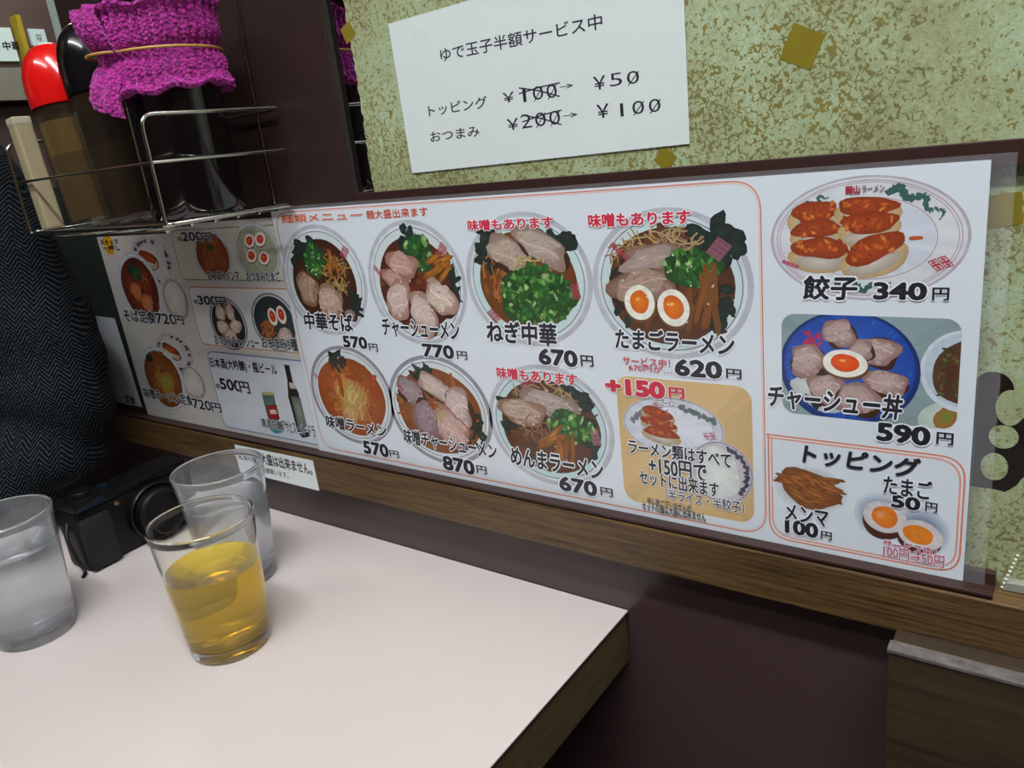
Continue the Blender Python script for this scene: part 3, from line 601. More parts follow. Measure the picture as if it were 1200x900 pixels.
for (l, r, t, b, kind) in (((136, 320), (190, 345), (157, 295), (175, 380), 'soba'), ((162, 420), (218, 455), (178, 405), (205, 482), 'miso')):
    ox = 0 if kind == 'soba' else 1
    e = sdish(*(((150, 290), (205, 320), (175, 277), (185, 335)) if not ox else ((180, 400), (228, 425), (205, 391), (212, 437)))); e.p.disc(e.cx, e.cz, e.rx, e.rz, 'd6d6d8', 'b9b4b8')
    for k in range(20): a = random.uniform(0, 6.28); e.blob(.82 * math.cos(a), .82 * math.sin(a), .1, .08, 0, '4a4448', '6a6468', .3, 8)
    e.blob(-.1, .05, .5, .34, -20, 'a4502c', '7d3418', .1, 16); e.gyoza(-.1, .1, .4, .3, -15); e.build(side, name='plate_picture')
    e = sdish(*(((190, 345), (221, 355), (203, 327), (208, 376)) if not ox else ((212, 445), (243, 462), (222, 430), (230, 468)))); e.p.n += 60; e.p.disc(e.cx, e.cz, e.rx, e.rz, 'c4bcb8', 'a49a98'); e.blob(0, .04, .8, .82, 0, 'dedcd6', 'c9c6c0', .06, 24); e.build(side, name='rice_picture')
    d = sdish(l, r, t, b); d.p.n += 120
    if kind == 'soba':
        d.bowl(broth='8c3a1e', edge='5a2012', k=.86); d.nori(-.1, .5, .3, .22); d.onion(.05, .4, .2, .2, 14, 0); d.slice(-.2, -.1, .26, .3, 80, 'b8683c', '8f4422'); d.slice(.2, -.4, .3, .26, 0, 'bd7444', '8f4a28'); d.noodles(.35, .1, .25, .3, 16, 'a8602c')
    else:
        d.bowl(broth='a2602c', edge='7a401c', k=.86); d.nori(-.4, .6, .2, .12); d.blob(.1, -.1, .4, .4, 0, '9a9a3c', 'a46a30', .2, 16); d.noodles(0, -.1, .5, .5, 30, 'b98a48'); d.noodles(.1, -.1, .25, .3, 20, 'b4b050')
    d.build(side)
for (l, r, t, b, kind) in (((226, 292), (272, 305), (243, 268), (253, 330), 'menma'), ((272, 285), (330, 305), (295, 260), (305, 330), 'egg'), ((245, 370), (290, 385), (262, 348), (272, 410), 'pork'), ((293, 365), (350, 385), (318, 343), (325, 412), 'three')):
    d = sdish(l, r, t, b); d.p.n += 250
    if kind == 'menma': d.bowl(broth='a0522a', edge='7a3618', k=.88); d.menma(0, 0, .5, .5, 30, 80, 'b9622c', .3); d.onion(0, .3, .2, .1, 8, 0)
    elif kind == 'egg': d.bowl(inside='bcc0a8', broth='b2b49c', edge='a4a890', k=.86); [d.egg(u, v, .24, .22, 20, 'e0481c', 'c83414') for u, v in ((-.2, .38), (.28, .42), (-.25, -.12), (.28, -.2))]
    elif kind == 'pork': d.bowl(rim='6a6c74', inside='4a4c50', broth='3a3434', edge='2c2828', k=.88); [d.slice(u, v, .3, .26, a, 'd9c8b8', 'b89a84') for u, v, a in ((-.3, .4, 60), (.25, .45, 80), (-.35, -.15, 10), (.38, -.1, 30), (.0, -.45, 0))]
    else: d.bowl(rim='7d8488', inside='46606a', broth='3a4448', edge='2e3438', k=.88); d.menma(-.35, -.15, .25, .3, 14, 40, 'c07832', .24); d.slice(.35, -.4, .3, .24, 10, 'd0b8b0', 'a8857a'); d.egg(-.02, .2, .2, .3, 5, 'e04a1c', 'c83414'); d.egg(.38, .28, .2, .3, 5, 'e04a1c', 'c83414')
    d.build(side)
# can and bottle pictures
p = Print(YS - 2e-4)
def quadpx(P, pts, c, c2=None): P.fan([W(*q_, YS) for q_ in pts], c, c2 or c)
quadpx(p, [(307, 462), (321, 462), (329, 502), (318, 505)], '6a8a84', '486a64'); quadpx(p, [(307, 459), (321, 460), (322, 463), (307, 463)], 'b9b06a'); quadpx(p, [(312, 475), (324, 474), (328, 491), (316, 492)], 'a82a30', '8c1c24'); quadpx(p, [(316, 480), (323, 480), (325, 485), (317, 485)], 'd9c8b8')
quadpx(p, [(316, 503), (331, 502), (331, 507), (323, 508)], '3f8f9c')
quadpx(p, [(333, 427), (339, 428), (343, 446), (350, 460), (358, 506), (349, 506), (338, 465), (337, 446)], '33281f', '1f1712'); quadpx(p, [(339, 448), (345, 449), (347, 456), (340, 455)], 'c4c2b8'); quadpx(p, [(341, 464), (352, 466), (360, 500), (350, 502)], '8f958c', '5d6660'); quadpx(p, [(350, 508), (362, 506), (364, 511), (355, 513)], '23252c')
p.build('drinks_picture', side)
L = Print(YS - 3.2e-4)
def lt(body, bl, tr, b=.03, h=.09, c=INK, hc='d9dde0'): L.text(body, bl, tr, c, b, h, hc)
L.text('スタッフ', (118, 287), (137, 280), INK, .03); L.text('一押し', (121, 294), (139, 287), INK, .03)
for a, z_ in (('200', 0), ('300', 1), ('500', 2)):
    s_ = ((208, 283), (214, 277), (214, 283), (236, 271), (237, 283), (247, 272)) if z_ == 0 else ((227, 356), (233, 351), (233, 357), (253, 347), (254, 359), (264, 348)) if z_ == 1 else ((253, 455), (259, 450), (259, 456), (281, 446), (282, 460), (291, 448))
    lt('各', s_[0], s_[1], .02); lt(a, s_[2], s_[3], .04); lt('円', s_[4], s_[5], .03)
lt('おつまみメンマ', (245, 329), (279, 317)); lt('おつまみたまご', (290, 330), (327, 318)); lt('おつまみチャーシュー', (253, 404), (302, 396)); lt('おつまみ3種', (308, 408), (347, 397))
lt('日本酒(大吟醸)・瓶ビール', (248, 432), (323, 427), .02, None); lt('清酒白鶴', (307, 500), (330, 494), .02); lt('アサヒスーパードライ', (332, 506), (372, 499), .02)
lt('そば定食', (147, 377), (180, 364)); lt('720', (184, 379), (205, 368)); lt('円', (206, 380), (214, 370)); lt('味噌ラーメン定食', (170, 466), (224, 463)); lt('720', (227, 478), (246, 470)); lt('円', (249, 482), (258, 473))
L.build('lettering', side)
# white notice left of the side menu
o = sheet('paper_notice', [(-.362, .001), (-.3015, .001), (-.3085, .108), (-.362, .110)], .0030, .0003, mat('notice_paper', 'c8ccd2', .5, var=.03), None)
o = center_origin(o); tag(o, 'white paper notice at the far left end, beside the older menu sheet', 'notice')
pn = Print(.0028); pn.text('定食', (-.335, .008), (-.312, .018), '30343a', .03, plane=1); pn.build('lettering', o)

# ---------------------------------------------------------------- poster on the mirror
YP = .0052
poster = empty('price_poster', (.26, YP, .23), 'white poster with handwritten boiled-egg prices taped above the long menu', 'poster')
x0, z0 = W(483, 203, YP); x1, z1 = W(800, -2, YP); xt, zt_ = W(455, 28, YP); x1 = W(808, 166, YP)[0]
sheet('poster_sheet', [(x0, z0), (x1, z0 + .001), (x1 + .0005, zt_ + .0045), (xt, zt_)], YP, .0003, mat('poster_laminate', 'd9e2e1', .3, var=.01, scale=30, coat=.9), poster)
L = Print(YP - 3e-5)
def pt(body, bl, tr, b=.012): L.text(body, bl, tr, '20202a', b)
pt('ゆで玉子半額サービス中', (517, 73), (705, 15)); pt('トッピング', (503, 137), (570, 112)); pt('おつまみ', (505, 167), (561, 147))
def strike(px0, py0, px1, py1):
    for a, b in (((px0, py0), (px1, py1)), ((px0, py1 - 3), (px1, py0 - 6))):
        pa, pb = W(*a, YP), W(*b, YP); m1 = tuple((pa[i] + pb[i]) / 2 + .0006 for i in (0, 1)); L.line([pa, m1, pb], .0008, '20202a')
def digits(s_, x0, x1, yb0, yb1, h):
    n = len(s_)
    for i, ch in enumerate(s_):
        a = x0 + (x1 - x0) * i / n; wd = (x1 - x0) / n * .68; f = i / max(1, n); y = yb0 + (yb1 - yb0) * f
        if ch == '1': bl, tr = (a + wd * .4, y), (a + wd * .62, y - h - wd * .1)
        else: bl, tr = (a, y), (a + wd, y - h - wd * .2)
        L.text(ch, bl, tr, '20202a', -.004)
        if ch == '0':
            p0 = W(a + wd * .1, y + 1, YP); p1 = W(a + wd, y - h - wd * .1, YP); L.line([p0, p1], .0006, '20202a')
pt('￥', (590, 121), (602, 107)); digits('100', 609, 657, 120, 114, 16); strike(608, 103, 656, 113); pt('→', (656, 105), (672, 97)); pt('￥', (696, 106), (709, 88)); digits('50', 715, 755, 102, 97, 15)
pt('￥', (595, 153), (607, 138)); digits('200', 611, 661, 151, 145, 16); strike(612, 135, 658, 146); pt('→', (660, 139), (677, 131)); pt('￥', (700, 139), (713, 121)); digits('100', 722, 780, 137, 130, 15)
L.build('lettering', poster)
bm = bmesh.new(); bx, bz = W(492, 48, YP); box(bm, bx - .006, bx + .008, YP - .0003, YP - .0001, bz - .006, bz + .007)
# small clear tape where the poster is fixed
m_, t_, b_ = newmat('clear_tape'); b_.inputs['Base Color'].default_value = (.9, .93, .92, 1); b_.inputs['Roughness'].default_value = .1; b_.inputs['Alpha'].default_value = .06
obj('tape', bm, m_, poster)

# ---------------------------------------------------------------- sticker on the rail
YK = -.0134
x0, z1 = W(275, 523, YK); x1, z0 = W(373, 571, YK)
st = sheet('rail_sticker', [(x0 + .001, -.0335), (x1, -.0335), (x1 - .0005, -.0045), (x0, -.0055)], YK, .0004, M['white'], None)
center_origin(st); tag(st, 'narrow white sticker with handwritten notice on the wooden rail behind the glasses', 'sticker')
L = Print(YK - 3e-5); L.text('定食の麺大盛は出来ません。', (x0 + .004, -.0195), (x1 - .004, -.0075), '25262c', .03, plane=1); L.text('ご遠慮願います。', (x0 + .03, -.0285), (x0 + .075, -.0225), '25262c', .01, plane=1)
L.build('lettering', st)

# ---------------------------------------------------------------- table
table = empty('dining_table', (0, -.25, FZ), 'pale pinkish table with dark wooden edge standing against the wall', 'table')
XR, XL, YF = .301, -.34, -.75
bm = bmbox(XL, XR, YF, -.0006, TZ - .0012, TZ, bev=.0004); obj('tabletop', bm, M['top'], table)
obj('edge_line', bmbox(XL, XR - .0003, YF, -.0006, TZ - .0032, TZ - .0012), M['black_edge'], table)
obj('edge_band', bmbox(XL + .001, XR - .0012, YF + .001, -.0012, TZ - .041, TZ - .0032, bev=.0015), M['edge'], table)
bm = bmesh.new(); bx = bmbox(-.03, .03, -.56, -.50, FZ + .02, TZ - .041, bev=.004); obj('pedestal', bx, M['frame'], table)
bm.free(); obj('foot', bmbox(-.25, .25, -.64, -.44, FZ, FZ + .02, bev=.006), M['frame'], table)

# bench end at the lower right
XB = W(1043, 750, -.03)[0]
bench = empty('wooden_bench', (XB + .3, -.03, FZ), 'dark wooden bench back with pale worn top edge right of the table', 'bench')
zb_ = W(1046, 752, -.035)[1] - .006
obj('board', bmbox(XB, XB + .7, -.035, -.001, FZ + .0, zb_ - .0012, bev=.001), M['bench'], bench)
obj('worn_edge', bmbox(XB - .0005, XB + .7, -.0355, -.0265, zb_ - .0012, zb_ + .0012, bev=.0006), M['benchtop'], bench)

# ---------------------------------------------------------------- beaded chain
ch = empty('beaded_chain', (.523, .002, 0), 'thin white beaded chain at the right end of the menu channel', 'chain')
bm = bmesh.new()
for k in range(10):
    x, z = W(1172 + k * 2.3, 692 - k * 4.6, .001); bmesh.ops.create_icosphere(bm, subdivisions=1, radius=.0008, matrix=Matrix.Translation((x, .0005, z)))
o = obj('beads', bm, mat('white_bead', 'd9dad4', .3), ch, True); tag(o, kind='stuff')

# ---------------------------------------------------------------- glasses
def glass_mat(name, col, rough=0.0, ior=1.5, frost=None, absorb=None):
    m, t, b = newmat(name)
    b.inputs['Base Color'].default_value = (*col, 1); b.inputs['Transmission Weight'].default_value = 1; b.inputs['IOR'].default_value = ior; b.inputs['Roughness'].default_value = rough
    if frost:
        tc = nd(t, 'ShaderNodeTexCoord'); sx = nd(t, 'ShaderNodeSeparateXYZ'); t.links.new(tc.outputs['Object'], sx.inputs[0])
        mr = nd(t, 'ShaderNodeMapRange'); mr.inputs['From Min'].default_value = .068; mr.inputs['From Max'].default_value = .05; mr.inputs['To Min'].default_value = 0; mr.inputs['To Max'].default_value = frost
        nz = nd(t, 'ShaderNodeTexNoise', Scale=80.0, Detail=5.0); t.links.new(tc.outputs['Object'], nz.inputs['Vector']); ml = nd(t, 'ShaderNodeMath', operation='MULTIPLY')
        t.links.new(sx.outputs[2], mr.inputs['Value']); t.links.new(mr.outputs[0], ml.inputs[0]); t.links.new(nz.outputs['Fac'], ml.inputs[1]); t.links.new(ml.outputs[0], b.inputs['Roughness'])
    if absorb:
        va = nd(t, 'ShaderNodeVolumeAbsorption', Density=absorb[1]); va.inputs['Color'].default_value = (*absorb[0], 1); t.links.new(va.outputs[0], t.nodes['Material Output'].inputs['Volume'])
    return m
GL = glass_mat('clear_glass', (.97, .99, .97)); GLF = glass_mat('misted_glass', (.97, .985, .99), frost=.28)
WAT = glass_mat('water', (.97, .98, 1), ior=1.33); TEA = glass_mat('barley_tea', (1, .95, .5), ior=1.33, absorb=((1, .94, .0), 55))
for mm_, tw_, bc_ in ((TEA, .77, (1, .74, .02, 1)), (GLF, .93, (.95, .97, 1, 1)), (WAT, .95, (.95, .97, 1, 1))):
    mm_.node_tree.nodes['Principled BSDF'].inputs['Transmission Weight'].default_value = tw_; mm_.node_tree.nodes['Principled BSDF'].inputs['Base Color'].default_value = bc_
def tumbler(loc, label, liquid, level, gm, drink):
    g = empty('drinking_glass', loc, label, 'glass')
    H, r0, r1 = .100, .0272, .0352; th = .0013
    ro = lambda z: r0 + (r1 - r0) * (z / H) ** .9
    prof = [(0, .0012), (.018, .0010), (r0 - .004, 0), (r0 - .0012, .0004), (r0, .0022)] + [(ro(H * k / 14), H * k / 14) for k in range(1, 14)] + [(r1, H - .003), (r1 + .0004, H - .0018), (r1 + .0003, H - .0008), (r1 - .0002, H - .0002), (r1 - th * .5, H), (r1 - th - .0001, H - .0003), (r1 - th - .0004, H - .0010), (r1 - th - .0003, H - .0020), (r1 - th, H - .003)]
    prof += [(ro(H * k / 14) - th, H * k / 14) for k in range(13, 1, -1)] + [(r0 - th + .0004, .0115), (r0 - .0035, .0088), (.016, .0078), (0, .0075)]
    bm = bmesh.new(); lathe(bm, prof, n=64); obj('glass_body', bm, gm, g, True, world=False)
    e = .00025
    lp = [(0, .0075 - e), (.016, .0078 - e), (r0 - .0035 + e, .0088 - e), (r0 - th + .0004 + e, .0115)] + [(ro(z) - th + e, z) for z in [.0143 + (level - .0143) * k / 10 for k in range(11)]] + [(ro(level) - th - .0012, level - .0008), (0, level - .0009)]
    bm = bmesh.new(); lathe(bm, lp, n=64); obj(drink, bm, liquid, g, True, world=False)
    return g
tumbler((.0655, -.158, TZ), 'glass of amber barley tea in front of the other glasses', TEA, .064, GL, 'tea')
tumbler((-.0075, -.0955, TZ), 'glass of water behind the tea, near the wall', WAT, .072, GLF, 'water')
tumbler((-.0945, -.2225, TZ), 'glass of water at the left end of the table, cut by the frame', WAT, .074, GLF, 'water')

# ---------------------------------------------------------------- wire rack with bottles
RX0, RX1, RY0, RY1, RZ = -.172, .0325, -.1105, -.004, .2140
rack = empty('condiment_rack', ((RX0 + RX1) / 2, (RY0 + RY1) / 2, RZ), 'chromed wire condiment rack hung on the dark post', 'rack')
r_ = .00125
def wire(name, pts, r=r_, rad=.008, closed=False):
    bm = bmesh.new(); tube(bm, rounded(pts, rad) if len(pts) > 2 else pts, r, 10); return obj(name, bm, M['steel'], rack, True)
# bottom loop (double) and slats
wire('base_frame', [(RX0 + .02, RY0, RZ), (RX1, RY0, RZ), (RX1, RY1, RZ), (RX0, RY1, RZ), (RX0, RY0, RZ), (RX0 + .021, RY0, RZ)], .0016, .006)
wire('lower_front_wire', [(RX0 + .03, RY0 + .001, RZ - .0045), (RX1 - .004, RY0 + .001, RZ - .0045)], .0012)
for k in range(5):
    y = RY0 + .018 + k * .019; wire('base_wire', [(RX0, y, RZ - .0024), (RX1, y, RZ - .0024)], .001)
for k in range(3):
    x = RX0 + .05 + k * .052; wire('cross_wire', [(x, RY0, RZ - .0044), (x, RY1, RZ - .0044)], .001)
for x in (RX1, RX0):
    zt2 = RZ + .0715
    wire('side_rail', [(x, RY0 - .001, RZ), (x, RY0 - .001, zt2), (x, RY1 + .002, zt2)], .0014, .010)
    wire('side_wire', [(x, RY0, RZ + .041), (x, RY1 + .002, RZ + .041)], .0011)
wire('front_wire', [(RX0, RY0, RZ + .041), (RX1, RY0, RZ + .041)], .0011)
for x in (RX1 - .022, RX0 + .03): wire('back_wire', [(x, RY1 + .001, RZ - .001), (x, RY1 + .001, RZ + .22)], .001)
wire('back_rail', [(RX0, RY1, RZ + .07), (RX1, RY1, RZ + .07)], .0012)
BZ = RZ + .0018
def bottle(name, x, y, lean, r, label, liq, cap, body, level, ztop=.150, cap_at=.095, rc=None):
    g = empty(name, (x, y, BZ), label, 'bottle'); g.rotation_euler = (0, math.radians(lean), 0); bpy.context.view_layer.update()
    bm = bmesh.new(); lathe(bm, [(0, 0), (r * .9, 0), (r, .003), (r, .08), (r * .97, cap_at - .008), (r * .93, cap_at + .004), (r * .93 - .0012, cap_at + .003), (r * .97 - .0012, cap_at - .008), (r - .0012, .08), (r - .0012, .004), (0, .0015)], n=40); obj('bottle_body', bm, body, g, True, world=False)
    bm = bmesh.new(); lathe(bm, [(0, .0014), (r - .0014, .0039), (r - .0011, level), (0, level)], n=40); obj('sauce', bm, liq, g, True, world=False)
    rc = rc or r; h = ztop - cap_at
    bm = bmesh.new(); lathe(bm, [(rc * .98, cap_at), (rc, cap_at + .002)] + [(rc * math.cos(math.radians(a)) ** .8, cap_at + h * .32 + (h * .68) * math.sin(math.radians(a))) for a in (0, 15, 30, 45, 60, 70, 80, 86)] + [(0, ztop)], n=40); obj('cap', bm, cap, g, True, world=False)
    return g
m_, t_, b_ = newmat('smoky_plastic'); b_.inputs['Base Color'].default_value = (.045, .03, .018, 1); b_.inputs['Roughness'].default_value = .15; b_.inputs['Alpha'].default_value = .3; PL = m_
OIL = mat('brown_sauce', '66502a', .25, var=.1, coat=.5); SOY = mat('soy_sauce', '0e0a0b', .12, coat=.6); REDP = mat('red_plastic', 'd01210', .18, coat=.6, var=.03); BLK = mat('black_plastic', '0b0b0e', .16, coat=.6)
bottle('sauce_bottle', -.1375, -.066, -6.5, .0265, 'red-capped squeeze bottle of brown sauce at the left of the rack', OIL, REDP, PL, .082, .143, .094)
bottle('sauce_bottle', -.0805, -.063, -6.5, .0268, 'black-capped bottle of dark sauce between the red cap and the towel', SOY, BLK, PL, .086, .150, .097)
tb = empty('sauce_bottle', (-.004, -.061, BZ), 'wide dark bottle wrapped in a magenta towel', 'bottle', None); bpy.context.view_layer.update()
bm = bmesh.new(); lathe(bm, [(0, 0), (.0315, 0), (.0335, .004), (.0335, .10), (.032, .115), (.028, .14), (.024, .16), (0, .165)], n=48); obj('bottle_body', bm, SOY, tb, True, world=False)
# towel: thick ribbed terry wrap with a hanging end, held by a rubber band
def towel_material():
    m, t, b = newmat('magenta_terry'); tc = nd(t, 'ShaderNodeTexCoord')
    v = nd(t, 'ShaderNodeTexVoronoi', Scale=420.0); t.links.new(tc.outputs['Object'], v.inputs['Vector'])
    cr = nd(t, 'ShaderNodeValToRGB'); cr.color_ramp.elements[0].color = (*lin('c4229c'), 1); cr.color_ramp.elements[1].color = (*lin('780c62'), 1); cr.color_ramp.elements[1].position = .8
    t.links.new(v.outputs['Distance'], cr.inputs[0]); t.links.new(cr.outputs[0], b.inputs['Base Color']); b.inputs['Roughness'].default_value = .95
    b.inputs['Sheen Weight'].default_value = .5; b.inputs['Sheen Tint'].default_value = (.9, .3, .8, 1)
    bp = nd(t, 'ShaderNodeBump', Strength=1.0, Distance=.0016); bp.invert = True; t.links.new(v.outputs['Distance'], bp.inputs['Height']); t.links.new(bp.outputs[0], b.inputs['Normal']); return m
TW = towel_material()
towel = empty('hand_towel', (-.004, -.061, BZ + .085), 'magenta ribbed towel wrapped round the wide dark bottle', 'towel'); bpy.context.view_layer.update()
bm = bmesh.new(); N = 220; prof = []
zs_ = [.086 + .057 * k / 26 for k in range(27)]
rings = []
def terry(x, y, z): return .0009 * mnoise.noise(Vector((x, y, z)) * 600) + .0006 * mnoise.noise(Vector((x, y, z)) * 1400)
for side_ in (1, 0):
    for i, z in enumerate(zs_ if side_ else zs_[::-1]):
        f = (z - .086) / .057; ring = []
        for k in range(N):
            a = 2 * math.pi * k / N; rib = .0030 * abs(math.sin(a * 19 + .5 * math.sin(f * 3 + a)))
            edge = .0035 * (math.exp(-((f - .03) / .05) ** 2) + math.exp(-((f - .97) / .05) ** 2)); waist = -.0038 * math.exp(-((f - .45) / .09) ** 2)
            rr = (.0378 + rib + edge + waist + .0015 * math.sin(3 * a)) if side_ else .0342
            zz = z + .0022 * math.sin(2 * a + .6) + (.0016 * math.sin(9 * a) * (abs(f - .5) * 2)); x, y = rr * math.cos(a), rr * math.sin(a)
            if side_: t2 = terry(x, y, zz); x += t2 * math.cos(a) * 1.5; y += t2 * math.sin(a) * 1.5
            ring.append(bm.verts.new((-.004 + x, -.061 + y, BZ + zz)))
        rings.append(ring)
for A, B_ in zip(rings, rings[1:] + rings[:1]):
    for k in range(N): bm.faces.new((A[k], A[(k + 1) % N], B_[(k + 1) % N], B_[k]))
obj('towel_wrap', bm, TW, towel, True)
# the loose end folded over at the left
bm = bmesh.new(); G = []
for i in range(40):
    f = i / 39; row = []
    for j in range(24):
        g_ = j / 23; ang = math.radians(234 + (40 + 14 * f) * g_ + 5 * math.sin(f * 5)); rr = .0442 + .003 * math.sin(f * 8 + .5) + .0022 * abs(math.sin(g_ * 13)) + .005 * math.sin(math.pi * g_) - .005 * math.exp(-((f - .5) / .1) ** 2); z = .1425 - .066 * f - .004 * g_ + .004 * math.sin(g_ * 4) * f
        x, y = rr * math.cos(ang), rr * math.sin(ang); t2 = terry(x, y, z) * 1.6
        row.append(Vector((-.004 + x + t2 * math.cos(ang), -.061 + y + t2 * math.sin(ang), BZ + z)))
    G.append(row)
front = [[bm.verts.new(p_) for p_ in row] for row in G]; cen = Vector((-.004, -.061, 0))
back = []
for i, row in enumerate(G):
    rb = []
    for j, p_ in enumerate(row):
        d_ = Vector((p_.x + .004, p_.y + .061, 0)).normalized(); e_ = min(i, 39 - i, 3) / 3 * min(j, 23 - j, 3) / 3
        rb.append(bm.verts.new(p_ - d_ * (.0015 + .007 * e_)))
    back.append(rb)
for i in range(39):
    for j in range(23): bm.faces.new((front[i][j], front[i][j + 1], front[i + 1][j + 1], front[i + 1][j])); bm.faces.new((back[i][j], back[i + 1][j], back[i + 1][j + 1], back[i][j + 1]))
for i in range(39):
    for j in (0, 23): bm.faces.new((front[i][j], front[i + 1][j], back[i + 1][j], back[i][j]))
for j in range(23):
    for i in (0, 39): bm.faces.new((front[i][j], front[i][j + 1], back[i][j + 1], back[i][j]))
obj('towel_end', bm, TW, towel, True)
bm = bmesh.new(); pts = []
for k in range(90):
    a = 2 * math.pi * k / 90; g_ = (math.degrees(a) - 232) / 50; rr = .0398 + (.0108 * math.sin(math.pi * min(1, max(0, g_))) ** .5 if 0 < g_ < 1 else 0); pts.append((-.004 + rr * math.cos(a), -.061 + rr * math.sin(a), BZ + .086 + .057 * .45))
tube(bm, pts, .0009, 8, True); obj('rubber_band', bm, mat('tan_rubber', 'b58a3c', .5), towel, True)['label'] = 'tan rubber band'
# pale packet leaning at the left end
bm = bmbox(-.006, .006, -.0072, .0072, 0, .088, bev=.002)
bmesh.ops.subdivide_edges(bm, edges=bm.edges[:], cuts=1)
pk = empty('paper_packet', (-.1615, -.0915 + .0, BZ + .001), 'pale beige packet leaning at the left end of the wire rack', 'packet'); pk.rotation_euler = (0, math.radians(-5), 0)
bpy.context.view_layer.update(); pkt = obj('packet_body', bm, mat('beige_card', '9a8e70', .5, var=.12, scale=60, coat=.3), pk, world=False)
pk.location = (-.1530, -.1010, BZ)
bm = bmbox(-.0062, .0062, -.0074, .0074, .082, .0885, bev=.0015); obj('folded_top', bm, mat('pale_fold', 'aca58e', .4, coat=.4), pk, world=False)

# ---------------------------------------------------------------- camera lying on the table
def camera_body():
    g = empty('compact_camera', (-.165, -.10, TZ), 'black compact camera standing on the table by the dark sleeve', 'camera'); g.rotation_euler = (0, 0, math.radians(2)); bpy.context.view_layer.update()
    blk = mat('black_camera_leatherette', '0b0b0e', .6, bump=.4, scale=900); glos = mat('camera_blue_black_metal', '2a3542', .25, metal=.7); mt = mat('camera_matte_black', '050506', .45, spec=.3)
    # local: x towards the viewer, y along the body (left end is -y)
    bm = bmbox(-.017, .017, -.056, .056, 0, .056, bev=.005); obj('body', bm, mt, g, True, world=False)
    bm = bmbox(.0165, .024, -.056, -.028, .002, .050, bev=.0035); obj('grip', bm, blk, g, True, world=False)
    bm = bmbox(-.015, .0175, -.0545, .0545, .0555, .0635, bev=.0022); obj('top_plate', bm, mt, g, True, world=False)
    bm = bmesh.new(); vs = [bm.verts.new(p_) for p_ in ((.0172, -.0535, .056), (.0172, -.026, .057), (.0165, -.028, .062), (.0150, -.0525, .063), (.0155, -.0535, .056), (.0155, -.026, .057), (.0145, -.028, .0615), (.0135, -.0525, .0625))]
    for q in ((0, 1, 2, 3), (4, 7, 6, 5), (0, 4, 5, 1), (1, 5, 6, 2), (2, 6, 7, 3), (3, 7, 4, 0)): bm.faces.new([vs[i] for i in q])
    for v in vs: v.co.x += .0012
    obj('trim_plate', bm, glos, g, world=False)
    bm = bmesh.new(); lathe(bm, [(0, 0), (.0085, 0), (.0085, .0045), (.0078, .0055), (0, .0055)], n=28); o = obj('mode_dial', bm, mt, g, True, world=False); o.location = (0, -.038, .0634)
    bm = bmesh.new(); lathe(bm, [(0, 0), (.0048, 0), (.0048, .003), (0, .0035)], n=20); o = obj('shutter_button', bm, glos, g, True, world=False); o.location = (.003, -.019, .0634)
    bm = bmesh.new(); lathe(bm, [(0, -.001), (.0270, -.001), (.0270, .006), (.0255, .0075), (.0235, .0065), (.0225, .014), (.0205, .0155), (.0185, .0145), (.0175, .009), (.012, .0075), (0, .0085)], n=56); o = obj('lens', bm, mt, g, True, world=False); o.rotation_euler = (0, math.radians(90), 0); o.location = (.0172, .014, .029)
    bm = bmesh.new(); tube(bm, [(.0262 * math.cos(a * math.pi / 30), .0262 * math.sin(a * math.pi / 30), .0075) for a in range(60)], .0005, 6, True); r2 = obj('lens_ring', bm, glos, o, True, world=False)
    bm = bmesh.new(); lathe(bm, [(0, 0), (.0022, 0), (.002, .0008), (0, .001)], n=14); o = obj('lamp_window', bm, mat('amber_window', '6a4a30', .2), g, True, world=False); o.rotation_euler = (0, math.radians(90), 0); o.location = (.0172, -.018, .050)
    bm = bmesh.new(); tube(bm, rounded([(.0, -.0555, .045), (.006, -.062, .035), (.010, -.060, .012), (.014, -.058, .002), (.020, -.064, .0015)], .01), .0016, 8); obj('wrist_strap', bm, blk, g, True, world=False)
camera_body()

